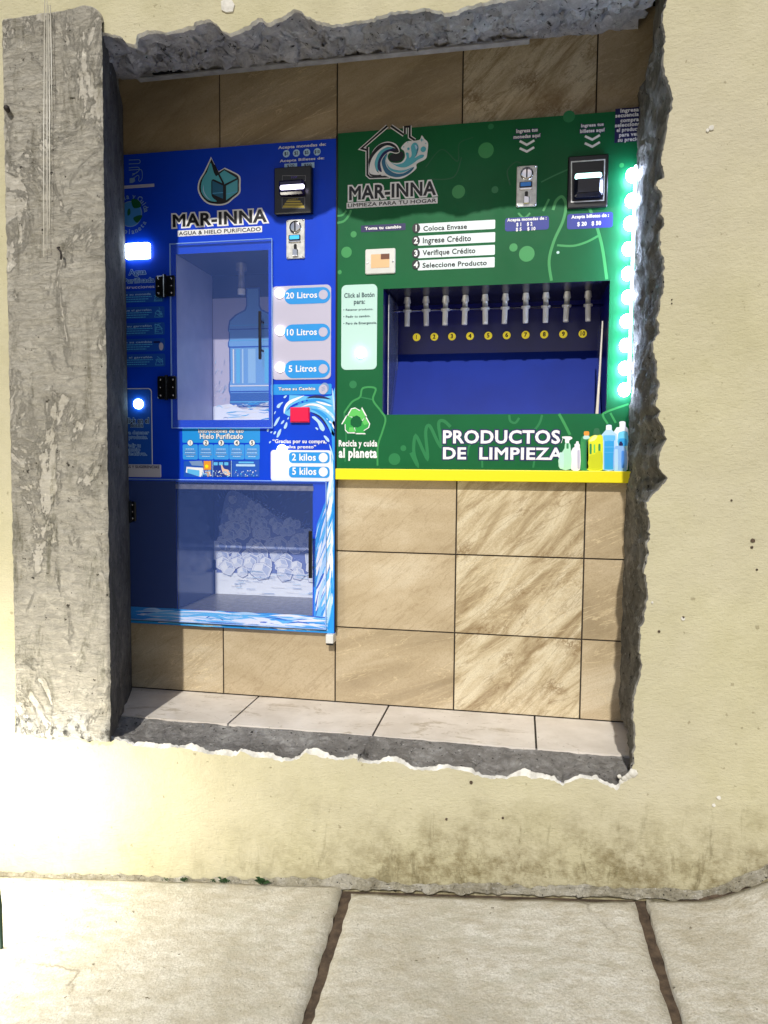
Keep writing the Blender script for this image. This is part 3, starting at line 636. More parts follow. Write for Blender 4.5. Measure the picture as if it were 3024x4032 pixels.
for (py, h, m_) in ((1284, 3, SKYB), (1300, 4, MIDB), (1343, 3, SKYB), (1370, 5, MIDB), (1522, 4, WHITE), (1545, 5, MIDB), (1585, 4, SKYB), (1600, 8, MIDB)):
    jp.poly([(cx-.092, jz(py)), (cx+.092, jz(py)), (cx+.092, jz(py-h)), (cx-.092, jz(py-h))], Y-3*D, m_)
for dx, wd, m_ in ((-.066, .014, SKYB), (-.044, .006, PALE), (-.02, .03, pm('jug_light', (150, 198, 242))), (.045, .02, SKYB), (-.080, .005, WHITE)): jp.poly([(cx+dx, jz(1510)), (cx+dx+wd, jz(1510)), (cx+dx+wd, jz(1376)), (cx+dx, jz(1376))], Y-3*D, m_)
jp.poly([(cx-.09, jz(1590)), (cx+.09, jz(1590)), (cx+.09, jz(1548)), (cx-.09, jz(1548))], Y-2.5*D, pm('deep_water', (40, 96, 176)))
rj = random.Random(3)
jp.poly([(WIN[0]+.002, WIN[2]), (WIN[1]-.002, WIN[2]), (WIN[1]-.002, jz(1618)), (.06, jz(1606)), (-.03, jz(1612)), (-.08, jz(1590)), (WIN[0]+.002, jz(1600))], Y-3.4*D, FROST)
for i in range(60):
    x = rj.uniform(WIN[0]+.01, WIN[1]-.05); z = rj.uniform(WIN[2]+.004, jz(1585)); L = rj.uniform(.02, .07)
    jp.stroke(smooth([(x, z), (x+L*.5, z+rj.uniform(-.004, .006)), (min(x+L, WIN[1]-.003), z+rj.uniform(-.005, .005))], 4), rj.uniform(.002, .006), Y-(4+i*.02)*D, rj.choice((WHITE, SKYB, PALE, GREYB, WHITE, CYAN)), taper=True)
for i in range(26):
    x = rj.uniform(WIN[0]+.006, cx-.11); z = rj.uniform(jz(1600), jz(1420)); jp.stroke([(x, z), (x+rj.uniform(.002, .014), z+rj.uniform(.004, .02))], rj.uniform(.001, .004), Y-(4+i*.02)*D, rj.choice((WHITE, GREYB, PALE)), taper=True)
jp.build('bottle_picture', wc)
mb = MB(); nzx = .025; mb.tube([(nzx, .12, 1.497), (nzx, .12, 1.475), (nzx, .12, 1.474), (nzx, .12, 1.40)], [.019, .019, .011, .011], GALV, 16); mb.tube([(nzx, .12, 1.41), (nzx, .12, 1.392)], .013, PLASTW, 16); mb.build('filling_nozzle', wc)
# printed picture on the back of the ice compartment: a heap of ice cubes on a wet floor
Y = .2885; ip = art(); I0, I1, J0, J1 = ICE
ip.poly([(I0+.002, J0), (I1-.002, J0), (I1-.002, J1), (I0+.002, J1)], Y, pm('night_blue', (18, 30, 84)))
iz = lambda py: P(1000, py, Y)[1]; ix = lambda px: P(px, 2200, Y)[0]
ip.poly([(I0+.002, J0), (I1-.002, J0), (I1-.002, iz(2240)), (ix(1000), iz(2232)), (I0+.002, iz(2250))], Y-D, FROST)
heap = smooth([(ix(852), iz(2260)), (ix(858), iz(2150)), (ix(870), iz(2060)), (ix(890), iz(1960)), (ix(920), iz(1932)), (ix(990), iz(1965)), (ix(1060), iz(2010)), (ix(1130), iz(2055)), (ix(1230), iz(2085)), (I1-.002, iz(2100)), (I1-.002, iz(2250))], 4)
ip.poly(heap, Y-2*D, pm('ice_shadow', (112, 128, 186)))
CUB = [pm('ice%d' % i, c) for i, c in enumerate(((128, 146, 200), (162, 176, 216), (188, 200, 230), (212, 220, 240), (236, 240, 250), (92, 110, 178)))]
ri_ = random.Random(12); cubes = []
while len(cubes) < 110:
    px = ri_.uniform(855, 1300); py = ri_.uniform(1940, 2250)
    topy = 1932+max(0, (px-920))*.47 if px > 920 else 1932+(920-px)*3
    if py < topy+14: continue
    cubes.append((py, px))
cubes.sort(); cubes = [(py, px, 0) for py, px in cubes if py < 2222]
cubes += [(2222, 880, .034), (2218, 935, .028), (2216, 985, .030), (2214, 1045, .032), (2218, 1110, .032), (2222, 1170, .030), (2224, 1230, .032), (2240, 898, .040), (2252, 955, .028), (2246, 1030, .048), (2254, 1120, .037), (2250, 1178, .030), (2258, 1240, .034)]
for k, (py, px, rr_) in enumerate(cubes):
    near = min(1, (py-1940)/310); r = rr_*.82 or (.013+.021*near)*ri_.uniform(.7, 1.2); c = (ix(px), iz(py)); a = ri_.uniform(-.35, .35); yy = Y-(3+k*.05)*D
    if c[0]+r > I1-.004: continue
    hx = []
    for i in range(6):
        q = a+math.pi/6+i*math.pi/3; kx = r*ri_.uniform(.80, 1.2); hx.append((c[0]+kx*math.cos(q), c[1]+kx*.94*math.sin(q)))
    soft = [(p[0]*.10+hx[i-1][0]*.90 if j == 0 else hx[i][0]*.90+p[0]*.10, p[1]*.10+hx[i-1][1]*.90 if j == 0 else hx[i][1]*.90+p[1]*.10) for i in range(6) for p in (hx[i-1] if False else ((hx[i-1][0]+hx[i][0])/2, (hx[i-1][1]+hx[i][1])/2),) for j in (0, 1)]
    cc = (c[0]+r*ri_.uniform(-.12, .12), c[1]+r*ri_.uniform(.05, .25)); b = (1 if near < .72 else 2) if not rr_ else 3
    ip.poly([(c[0]+(h[0]-c[0])*1.1, c[1]+(h[1]-c[1])*1.1) for h in soft], yy, CUB[5]); ip.poly(soft, yy-.008*D, CUB[b])
    for i, mm in zip((2, 4, 0), (CUB[min(4, b+1)], CUB[b], CUB[b-1])): ip.poly([cc]+[(cc[0]+(h[0]-cc[0])*.84, cc[1]+(h[1]-cc[1])*.84) for h in (hx[(i-1) % 6], hx[i], hx[(i+1) % 6])], yy-.014*D, mm)
    for q in range(7):
        p0 = (cc[0]+r*ri_.uniform(-.55, .55), cc[1]+r*ri_.uniform(-.65, .45)); ip.stroke([p0, (p0[0]+r*ri_.uniform(-.4, .4), p0[1]+r*ri_.uniform(-.35, .35))], r*ri_.uniform(.05, .16), yy-(.02+q*.002)*D, ri_.choice((CUB[4], CUB[2], CUB[3], CUB[0], WHITE if rr_ else CUB[1])), taper=True)
    for i in (1, 3, 5): ip.stroke([cc, hx[i]], r*.06, yy-.036*D, CUB[min(4, b+1)])
    ip.stroke(soft, r*.09, yy-.04*D, CUB[min(4, b+2)], closed=True)
for i in range(900):                                    # spray of frost over the back of the heap
    px = ri_.uniform(870, 1250); top_ = 1930+max(0, px-930)*.45+max(0, 930-px)*1.6; py = top_+abs(ri_.gauss(0, 55)); q = ri_.uniform(.0006, .0022)
    ip.poly(ell((ix(px), iz(py)), q, q, 5), Y-(11.2+i*.0005)*D, ri_.choice((CUB[0], CUB[1], CUB[2], GREYB)))
for i in range(170):
    x = ri_.uniform(I0+.02, I1-.02); z = ri_.uniform(iz(2110), iz(1935)); L = ri_.uniform(.006, .03); an = ri_.uniform(.3, 1.3) if x > ix(1080) else ri_.uniform(1.6, 2.6)
    ip.stroke([(x, z), (min(I1-.003, max(I0+.003, x+L*math.cos(an))), min(J1-.003, z+L*math.sin(an)))], ri_.uniform(.0008, .002), Y-(11.8+i*.001)*D, ri_.choice((CUB[5], GREYB, CUB[0], MIDB)), taper=True)
for i in range(50):
    x = ri_.uniform(I0+.01, I1-.07); z = ri_.uniform(J0+.003, iz(2246)); ip.stroke([(x, z), (x+ri_.uniform(.02, .06), z+ri_.uniform(-.003, .003))], ri_.uniform(.001, .004), Y-12*D, ri_.choice((WHITE, PALE, GREYB)), taper=True)
ip.build('ice_picture', ic)
# bright wave print on the right edge and foot of the cabinet
wv = art(); y = YP-D
R_ = zo(1040, 1460, .2079)
strip = R_((1285, 320), (1335, 330), (1340, 2212))[:2]
wv.poly(smooth(R_((480, 460), (700, 470), (1000, 500), (1280, 470)), 4)+[(BX1-.001, R_((0, 330))[0][1]), (BX1-.001, .90)]+smooth(R_((1330, 1250), (1270, 1180), (1180, 1000), (1080, 880), (960, 800), (800, 770), (640, 790), (500, 860), (420, 830), (370, 790), (390, 690), (470, 580)), 4), y, SKYB)
for pts, m_, w_ in (((( 380, 820), (400, 700), (480, 600), (620, 530), (760, 470)), WHITE, .010), (((420, 770), (500, 690), (640, 620), (820, 560), (860, 560)), BLUE, .007), (((560, 690), (700, 600), (860, 570), (1060, 560), (1300, 640)), CYAN, .010), (((800, 520), (950, 490), (1100, 500), (1270, 540)), NAVY, .009),
                    (((700, 690), (860, 640), (1040, 660), (1200, 760), (1320, 900)), WHITE, .008), (((880, 720), (1010, 760), (1150, 860), (1260, 1010), (1330, 1180)), CYAN, .012), (((1000, 700), (1180, 760), (1300, 860), (1335, 960)), PALE, .010), (((900, 800), (1040, 860), (1150, 980), (1230, 1120)), NAVY, .006), (((1290, 330), (1320, 600), (1330, 800)), PALE, .006), (((980, 580), (1120, 620), (1290, 670)), WHITE, .007), (((1180, 900), (1280, 1000), (1330, 1100)), WHITE, .006)):
    wv.stroke(smooth(R_(*pts), 6), w_, y-D, m_, taper=True)
for pts in (((905, 880), (960, 865), (1040, 930), (1110, 1010), (1150, 1100), (1120, 1145), (1060, 1100), (1010, 980)), ((370, 500), (400, 470), (435, 470), (410, 510), (385, 520)), ((240, 690), (270, 630), (365, 590), (320, 650), (285, 705)), ((190, 830), (200, 780), (225, 765), (215, 800)), ((185, 1040), (230, 930), (300, 870), (270, 960), (215, 1040)), ((320, 1010), (340, 960), (385, 935), (365, 990)), ((375, 1080), (400, 1010), (435, 970), (440, 1040), (405, 1098)), ((240, 1250), (270, 1150), (325, 1100), (310, 1190), (265, 1260)), ((180, 1195), (200, 1150), (230, 1150), (210, 1200)), ((970, 1080), (1000, 1075), (1030, 1110), (1005, 1120)), ((1130, 1235), (1170, 1235), (1225, 1290), (1235, 1345), (1190, 1330)), ((1235, 1390), (1270, 1460), (1310, 1600), (1310, 1700), (1265, 1540)), ((440, 910), (460, 880), (475, 890), (455, 925)), ((120, 1165), (140, 1148), (158, 1155), (135, 1185)), ((50, 1130), (75, 1095), (98, 1110), (75, 1155)), ((95, 1355), (120, 1330), (132, 1345), (108, 1378))):
    wv.poly(smooth(R_(*pts), 4, True), y-1.5*D, PALE)
xr = BX1-.001; z1, z2 = .90, BZ0+.001
wv.poly([(xr, .95), (xr-.012, .93), (xr-.006, .80), (xr-.010, .74), (xr-.022, .70), (xr-.06, .60), (xr-.068, .50), (xr-.07, .30), (xr-.07, z2), (xr, z2)], y, CYAN)
rw = random.Random(9)
for i in range(150):
    z = rw.uniform(.245, .70); xl = xr-.066 if z < .56 else xr-.030; x = rw.uniform(xl, xr-.010); L = rw.uniform(.05, .16); sl_ = rw.uniform(.18, .55)
    pts = smooth([(x, z), (min(x+L*sl_*.4, xr-.009), z+L*.5), (min(x+L*sl_, xr-.008), z+L)], 4)
    wv.stroke(pts, rw.uniform(.003, .012), y-(1+i*.006)*D, rw.choice((WHITE, PALE, WHITE, FROST, SKYB, SKYB, CYAN, PALE, MIDB)), taper=True)
wv.poly([(BX0+.01, z2), (xr, z2), (xr, .297), (.25, .286), (.10, .289), (-.05, .292), (-.16, .296), (BX0+.01, .296)], y-.8*D, CYAN)
for i in range(170):
    x = rw.uniform(-.32, xr-.09); z = rw.uniform(.244, .289); L = min(rw.uniform(.06, .24), xr-.02-x)
    wv.stroke(smooth([(x, z), (x+L*.5, min(.292, z+rw.uniform(-.004, .012))), (min(x+L, xr-.012), max(.243, min(.290, z+rw.uniform(-.01, .012))))], 4), rw.uniform(.002, .010), y-(2+i*.006)*D, rw.choice((WHITE, PALE, SKYB, SKYB, CYAN, FROST, MIDB)), taper=True)
wv.build('wave_print', bl)
# logo: drop and ice cube
lo = art(); Z1 = zo(400, 500, .6028); y = YP-D
outl = smooth(Z1((715, 195), (742, 250), (765, 290)), 3)+smooth(Z1((805, 266), (860, 292), (905, 322), (908, 380), (905, 432), (862, 470), (830, 498), (790, 512), (740, 512), (690, 500), (650, 462), (628, 410), (636, 350), (665, 300), (692, 245)), 3)
lo.poly(outl, y, WHITE); sh = lambda p, k: [(a+(sum(q[0] for q in p)/len(p)-a)*k, b+(sum(q[1] for q in p)/len(p)-b)*k) for a, b in p]
lo.poly(sh(outl, .075), y-D, BLACK)
dropi = smooth(Z1((714, 235), (735, 300), (760, 345), (722, 345), (718, 400), (722, 455), (755, 488), (700, 480), (660, 440), (650, 395), (662, 340), (690, 295)), 3, True); lo.poly(dropi, y-2*D, TEAL)
lo.stroke(smooth(Z1((668, 380), (668, 420), (690, 460), (715, 478)), 4), .004, y-3*D, PALE, taper=True)
for pts, m_ in ((((728, 340), (803, 285), (885, 335), (805, 375)), TEAL), (((725, 352), (795, 385), (795, 470), (725, 440)), DTEAL), (((815, 385), (890, 345), (890, 425), (815, 480)), TEAL)): lo.poly(Z1(*pts), y-2.5*D, m_)
for pts in (((760, 300), (805, 375)), ((728, 435), (795, 430)), ((815, 440), (885, 425))): lo.stroke(Z1(*pts), .002, y-3*D, SKYB)
lo.stroke(Z1((738, 250), (762, 300), (800, 375)), .006, y-3.5*D, BLACK)
def tagline(mb, words, l, r, y):                         # dark words on one white rounded backing
    h = r[1]-l[1]; n = 12; x0, x1 = l[0]-h*.45, r[0]+h*.45; zc = (l[1]+r[1])/2
    edge = [(x0+(x1-x0)*i/80, h*(.93+.07*abs(math.sin(i*.9)))) for i in range(81)]
    mb.poly([(x, zc-k) for x, k in edge]+[(x, zc+k) for x, k in reversed(edge)], y, WHITE); mb.text(words, l, r, y-D, BLACK, .02, 1.2)
def outlined(mb, body, l, r, m, mo, off, bold, y, hs=None): mb.text(body, l, r, y, m, bold, hs, off, mo)
outlined(lo, 'MAR-INNA', P(681, 893), P(1051, 826), BLACK, WHITE, .13, .05, y)
tagline(lo, 'AGUA & HIELO PURIFICADO', P(705, 926), P(1027, 896), y)
lo.build('drop_and_cube_logo', bl)
# accepted money print
a = art(); a.text('Acepta monedas de:', P(1096, 587), P(1284, 562), y, WHITE, .035); a.text('Acepta Billetes de:', P(1102, 639), P(1277, 617), y, WHITE, .035)
for t_, x, yy in (('$1', 1127.6, 605.5), ('$2', 1167, 603), ('$5', 1208, 600.5), ('$10', 1249, 598)):
    c = P(x, yy); a.circle(c, .0115, y, PALE); hw = .0062 if len(t_) == 2 else .0085; a.text(t_, (c[0]-hw, c[1]-.0045), (c[0]+hw, c[1]+.0045), y-D, NAVY, .03)
for t_, l, r in (('$20', (1120, 666), (1170, 642)), ('$50', (1187, 664), (1238, 639))):
    l, r = P(*l), P(*r); a.poly([(l[0], l[1]), (r[0], l[1]), r, (l[0], r[1])], y, PALE); a.text(t_, (l[0]+.009, l[1]+.004), (r[0]-.009, r[1]-.004), y-D, NAVY, .02)
a.build('money_print', bl)
# note reader
l, r = P(1088, 853), P(1234, 661); mb = MB(); mb.prism(rr(l, r, .004), YP-.022, YP, DARKP, .003); ba = mb.build('note_reader', bl)
mb = MB(); yb = YP-.022; mb.prism(rr(P(1104, 775, yb), P(1201, 712, yb), .006), yb-.02, yb, mat('smoky_plastic', (22, 14, 60), .12), .006); ms_ = mb.build('note_mouth', ba)
mb = MB(); mb.prism(rr(P(1103, 749, yb-.02), P(1198, 724, yb-.02), .006), yb-.022, yb-.019, SLOTW, .001); mb.build('slot_light', ba)
mb = MB()
def frame_(l, r): mb.stroke([P(l[0], l[1], yb), P(r[0], l[1], yb), P(r[0], r[1], yb), P(l[0], r[1], yb)], .0012, yb-D, GALV, closed=True)
frame_((1112, 712), (1203, 692)); mb.text('TOP', P(1145, 703, yb), P(1170, 695, yb), yb-D, pm('violet', (110, 80, 200)), .02); mb.build('status_label', ba)
mb = MB(); frame_((1111, 820), (1200, 778))
gold = pm('dull_gold', (178, 158, 50))
for k_, (z0_, z1_, h_) in enumerate(((818, 809, 0), (806, 799, 7), (796, 790, 14))): mb.poly([P(1112+h_, z0_, yb), P(1199-h_, z0_, yb), P(1196-h_, z1_, yb), P(1116+h_, z1_, yb)], yb-D, gold)
mb.text('INSERT', P(1134, 788, yb), P(1176, 781, yb), yb-D, gold, .02)
mb.build('insert_label', ba)
coin_acceptor(bl, .238, 1.465, .300, 1.588, DISP)
# litre buttons
a = MB(); a.prism(rrect(.186, 1.0765, .388, 1.379, .016), YP-.0025, YP, LILAC, .0008); pan = a.build('litre_panel', bl); y = YP-.0025-D
a = art()
for l, r, t_, tl, trr, c in (((1121, 1200), (1302, 1130), '20 Litros', (1127, 1176), (1250, 1150), (1274, 1161)), ((1121, 1346), (1301, 1274), '10 Litros', (1131, 1321), (1249, 1295), (1273.5, 1308)), ((1122, 1490), (1300, 1417), '5 Litros', (1138, 1464), (1247, 1439), (1273.5, 1452.6))):
    l, r = P(*l), P(*r); a.poly(rrect(l[0], l[1], r[0], r[1], (r[1]-l[1])*.495, 10), y, CYAN); a.text(t_, P(*tl), P(*trr), y-D, WHITE, .03); a.circle(P(*c), .0152, y-D, LILAC)
a.build('litre_labels', pan)
for x, yy in ((1098, 1152), (1100, 1300), (1100, 1445)): push_button(pan, x, yy, .0158, BTN)
a = art(); y = YP-D; l, r = P(1066, 1555), P(1306, 1511); a.poly(rr(l, r, .004), y, CYAN); outlined(a, 'Tome su Cambio', P(1097, 1537), P(1242, 1524.5), WHITE, NAVY, .06, .04, y-D)
c = P(1275, 1531); a.poly(ell((c[0]+.003, c[1]+.003), .0145, .017), y-1.2*D, GREYB); a.poly(ell((c[0]-.002, c[1]-.002), .0145, .016), y-2*D, LILAC)
for q in (-.005, 0, .005): a.stroke([(c[0]-.007, c[1]+q-.002), (c[0]+.004, c[1]+q+.002)], .0012, y-3*D, GREYB)
a.build('change_label', bl)
l, r = P(1146, 1664), P(1221, 1604); mb = MB(); mb.prism(rr(l, r, .002), YP-.012, YP, mat('red_plastic', (236, 14, 74), .3), .003); mb.build('change_flap', bl)
a = art(); a.text('“Gracias por su compra,', P(1074, 1744), P(1286, 1731), y-2*D, WHITE, .04); a.text('vuelva pronto”', P(1108, 1764.6), P(1245, 1753.5), y-2*D, WHITE, .04); a.build('thanks_print', bl)
l, r = P(1067, 1893), P(1305, 1773); a = MB(); a.prism(rr(l, r, .010), YP-.003, YP, mat('white_panel', (226, 228, 236), .4), .0008); pan = a.build('kilo_panel', bl); y = YP-.003-D
a = art()
for l, r, t_, tl, trr, c in (((1139, 1823), (1299, 1781), '2 kilos', (1151, 1812), (1245, 1788), (1274, 1802)), ((1139, 1880), (1299, 1838), '5 kilos', (1152, 1867.5), (1247, 1843), (1274, 1858))):
    l, r = P(*l), P(*r); a.poly(rrect(l[0], l[1], r[0], r[1], .012), y, CYAN); a.text(t_, P(*tl), P(*trr), y-D, WHITE, .035); a.circle(P(*c), .0152, y-D, WHITE)
a.build('kilo_labels', pan)
for x, yy in ((1107.6, 1770), (1108.6, 1830)): push_button(pan, x, yy, .0165, BTNW)
# ice instructions
a = art(); y = YP-D; l, r = P(718.5, 1743), P(1024, 1684); a.poly(rr(l, r, .004), y, CYAN)
outlined(a, 'Instrucciones de uso', P(782, 1703), P(960, 1689), WHITE, NAVY, .06, .03, y-D); outlined(a, 'Hielo Purificado', P(788, 1727), P(957, 1708), WHITE, NAVY, .06, .04, y-D)
for k_, x in enumerate((750, 812, 872, 933, 993.6)):
    l, r = P(x-30, 1809), P(x+29, 1750); a.poly(rr(l, r, .005), y, pm('step_blue', (50, 150, 230))); c = P(x, 1743.6); a.circle(c, .0105, y-2*D, NAVY); a.circle(c, .0095, y-2.6*D, WHITE); a.digit(str(k_+1), c, .0045, .0062, y-3.2*D, BLACK, .04)
    for q, ww in enumerate((.7, .86, .8, .92, .6)):
        zc = r[1]-.017-q*.0062; cxm = (l[0]+r[0])/2; hw = (r[0]-l[0])*.42*ww; t0 = cxm-hw
        while t0 < cxm+hw-.002:
            e_ = min(cxm+hw, t0+rw.uniform(.003, .008)); a.poly([(t0, zc), (e_, zc), (e_, zc+.0028), (t0, zc+.0028)], y-2*D, GREYB if q % 2 else PALE); t0 = e_+.0012
a.build('ice_instructions', bl)
a = art(); p_ = lambda *pts: [P(*q) for q in pts]
a.poly(p_((724, 1878), (840, 1878), (840, 1814), (724, 1816)), y, MIDB); a.poly(p_((735, 1838), (800, 1842), (803, 1862), (790, 1878), (732, 1860)), y-D, WHITE); a.poly(p_((745, 1816), (795, 1814), (803, 1836), (756, 1832)), y-D, GREYB); a.poly(p_((738, 1846), (786, 1852), (786, 1876), (738, 1862)), y-1.5*D, SKYB)
a.poly(p_((803, 1850), (832, 1850), (832, 1815), (803, 1815)), y-2*D, ORANGE); a.poly(p_((808, 1856), (828, 1852), (833, 1872), (818, 1878)), y-2.4*D, SKIN); a.circle(P(815, 1836), .006, y-2.5*D, YEL)
a.poly(p_((838, 1878), (912, 1878), (912, 1814), (838, 1816)), y-D, pm('deep_blue', (14, 56, 150)))
for k_ in range(3): a.poly(rr(P(842+k_*21, 1832), P(858+k_*21, 1820), .002), y-2*D, SKYB)
a.poly(smooth(p_((871, 1832), (876, 1832), (884, 1846), (900, 1850), (908, 1866), (894, 1872), (878, 1860)), 3, True), y-3*D, pm('hand', (226, 190, 170)))
a.poly(p_((915, 1878), (1022, 1878), (1022, 1812), (915, 1814)), y-D, MIDB)
a.poly(rr(P(930, 1836), P(1005, 1828), .002), y-2*D, PALE); a.poly(rr(P(940, 1824), P(1000, 1818), .002), y-2*D, SKYB)
for i in range(90):
    x = rw.choice((rw.uniform(842, 908), rw.uniform(920, 1015), rw.uniform(795, 832))); c = P(x, rw.uniform(1852, 1876)); q = rw.uniform(.0012, .003); a.poly(ell(c, q, q*.8, 5), y-(4+i*.01)*D, rw.choice((WHITE, PALE, SKYB, GREYB)))
for x in (840, 913): a.stroke([P(x, 1878), P(x, 1813)], .0016, y-6*D, PALE)
a.build('ice_step_pictures', bl)
# left-hand prints, partly behind the column
a = art(); Z7 = zo(500, 560, .1808)
for pts in (((40, 390), (180, 385), (265, 385), (290, 420), (265, 462), (150, 470), (40, 475)), ((40, 560), (200, 545), (260, 555), (275, 590), (320, 610), (335, 680), (330, 790), (285, 850), (255, 830), (265, 760), (240, 720), (180, 760), (130, 790)), ((40, 610), (180, 600), (270, 600), (210, 670), (120, 690)), ((110, 720), (160, 700), (230, 640))): a.stroke(smooth(Z7(*pts), 4), .0024, y, GREYB)
a.poly(Z7((60, 790), (170, 770), (180, 850), (120, 890), (60, 890)), y, GREYB)
l, r = P(470, 745), P(607.6, 723); a.poly([l, (r[0], l[1]), r, (l[0], r[1])], y, LILAC); a.text('Seguro e higiénico', (l[0]+.008, l[1]+.004), (r[0]-.012, r[1]-.005), y-D, GREYB, .0)
a.build('hand_print', bl)
a = art(); c = P(514, 843); a.circle(c, .043, y, GREYB); a.circle(c, .040, y-D, pm('globe_blue', (60, 130, 200)))
for pts in (((100, 1260), (200, 1240), (290, 1310), (310, 1400), (220, 1440), (140, 1420)), ((140, 1660), (240, 1600), (340, 1600), (300, 1690), (220, 1760)), ((20, 1480), (70, 1450), (80, 1560), (20, 1600))): a.poly(smooth(Z7(*pts), 3, True), y-2*D, pm('leaf_green', (10, 84, 52)))
a.arc_text('Recicla y Cuida', c, .051, 168, 8, .017, y, GREYB, .03); a.arc_text('el planeta', c, .066, 215, 328, .016, y, GREYB, .03, True)
a.build('recycling_print', bl)
l, r = P(500, 1023), P(592, 957); mb = MB(); mb.prism(rr(l, r, .006), YP-.012, YP, mat('lit_flap', (250, 252, 248), .4, emit=11, ecol=(225, 242, 255)), .003); mb.build('lit_display', bl)
a = art(); outlined(a, 'Agua', P(508, 1082), P(575, 1060), MIDB, PALE, .08, .03, y); outlined(a, 'Purificada', P(487, 1115), P(608, 1093), MIDB, PALE, .08, .03, y); a.text('Instrucciones', P(472, 1138), P(608, 1122), y, WHITE, .0)
heads = ('Ingrese su moneda', 'Coloque el garrafón', 'Llene su garrafón', 'Retire su cambio', 'Retire el garrafón')
for k_, (t0, t1, xr_) in enumerate(((1142, 1196, 646), (1205, 1259, 648), (1268, 1324, 649), (1331.5, 1387, 650), (1392, 1447.5, 651))):
    l, r = P(440, t1), P(xr_, t0); a.poly(rr(l, r, .007), y, MIDB); zt_ = r[1]
    a.text(heads[k_], (l[0]+.01, zt_-.014), (r[0]-.048, zt_-.008), y-D, PALE, .02)
    for q in range(3):
        t_ = l[0]+.01; e1 = r[0]-.045-.012*q
        while t_ < e1:
            e_ = min(e1, t_+rw.uniform(.004, .012)); a.poly([(t_, zt_-.021-.0075*q), (e_, zt_-.021-.0075*q), (e_, zt_-.0185-.0075*q), (t_, zt_-.0185-.0075*q)], y-D, SKYB); t_ = e_+.0015
    icx, icz = r[0]-.022, (l[1]+r[1])/2
    if k_ == 3: a.poly([(icx-.02, icz+.006), (icx+.004, icz+.006), (icx+.004, icz+.012), (icx-.02, icz+.012)], y-D, NAVY); a.poly(ell((icx+.008, icz-.006), .008, .013), y-1.5*D, LILAC)
    else:
        for _ in range(3):
            pts = [(icx+rw.uniform(-.015, .015), icz+rw.uniform(-.016, .018)) for _ in range(4)]; a.stroke(pts, .0014, y-D, SKYB)
        a.stroke([(icx-.014, icz-.016), (icx+.014, icz-.016), (icx+.01, icz+.002), (icx-.008, icz+.004)], .0014, y-1.5*D, SKYB, closed=True)
a.build('water_instructions', bl)
a = art(); l, r = P(440, 1850), P(598, 1528); a.poly(rr(l, r, .014), y, WHITE); a.poly(rrect(l[0]+.003, l[1]+.003, r[0]-.003, r[1]-.003, .012), y-D, MIDB)
for t_, l, r, b_ in (('Click en el', (488, 1666), (587, 1646), .04), ('Botón', (515, 1682), (564, 1667), .04), ('Para detener', (482, 1709), (587, 1697), .0), ('producto.', (509, 1727), (581, 1714), .0), ('Pedir tu', (500, 1760), (554, 1747), .0), ('cambio', (490, 1776), (552, 1763), .0), ('en efectivo.', (460, 1792), (579, 1779), .0)):
    outlined(a, t_, P(*l), P(*r), NAVY if b_ else MIDB, PALE, .09, b_, y-2*D)
sp_ = a.build('stop_panel', bl); push_button(bl, 541, 1590, .0165, mat('button_blue_glow', (240, 250, 255), .4, emit=16, ecol=(190, 230, 255)), proud=.010)
l, r = P(440, 1877), P(635, 1829); mb = MB(); mb.prism(rr(l, r, .004), YP-.006, YP, mat('grey_lilac_plate', (196, 194, 206), .5), .001); qp = mb.build('suggestion_plate', bl)
a = art(); a.text('QUEJAS Y SUGERENCIAS', P(470, 1842), P(630, 1834), YP-.006-D, NAVY, .03); a.build('plate_lettering', qp)
# clear doors
def clear_door(name, x0, x1, z0, z1, parent, t=.006, gap=.006, y=YP):
    mb = MB(); ya = y-gap-t; mb.add([(x0, ya, z0), (x1, ya, z0), (x1, ya, z1), (x0, ya, z1)], [(0, 1, 2, 3)], ACRYL); d = mb.build(name, parent)
    mb = MB(); e = .0022
    for q in ((x0, x1, z0, z0+e), (x0, x1, z1-e, z1), (x0, x0+e, z0+e, z1-e), (x1-e, x1, z0+e, z1-e)): mb.box(q[0], q[1], ya+.0003, ya+t, q[2], q[3], ACEDGE)
    mb.build('polished_edge', d); return d, ya
wd, ya = clear_door('water_door', -.168, .192, .918, 1.531, bl)
def hinge(parent, px0, py0, px1, py1, ya):
    l, r = P(px0, py1, ya), P(px1, py0, ya); mb = MB(); xm = (l[0]+r[0])/2
    mb.prism(rrect(l[0], l[1], xm-.003, r[1], .007), ya-.006, YP, DARKP, .003); mb.prism(rrect(xm+.003, l[1], r[0], r[1], .007), ya-.006, ya, DARKP, .003)
    mb.tube([(xm, ya-.006, l[1]-.003), (xm, ya-.006, r[1]+.002)], .006, DARKP, 12); h = mb.build('hinge', parent)
    for x in (l[0]+.012, r[0]-.012):
        for v in (.16, .5, .84): screw(h, (x, l[1]+(r[1]-l[1])*v), ya-.006, .0036 if v != .5 else .0026)
hinge(wd, 614, 1084, 690, 1170, ya); hinge(wd, 622, 1480, 696, 1572, ya)
def bar_handle(parent, px0, py0, px1, py1, ya, w_=.008):
    a_, b_ = P(px0, py0, ya-.028), P(px1, py1, ya-.028); mb = MB(); x = (a_[0]+b_[0])/2
    mb.box(x-w_/2, x+w_/2, ya-.034, ya-.024, b_[1], a_[1], DARKP); L = a_[1]-b_[1]
    for z in (b_[1]+L*.2, a_[1]-L*.2): mb.tube([(x, ya-.024, z), (x, ya, z)], .004, DARKP, 10)
    mb.build('door_handle', parent, .0015)
bar_handle(wd, 1022, 1226, 1026, 1415, ya)
idr, ya = clear_door('ice_door', BX0+.03, .376, .252, .745, bl)
mb = MB(); fl = mat('door_smoke', (34, 44, 84), .25)
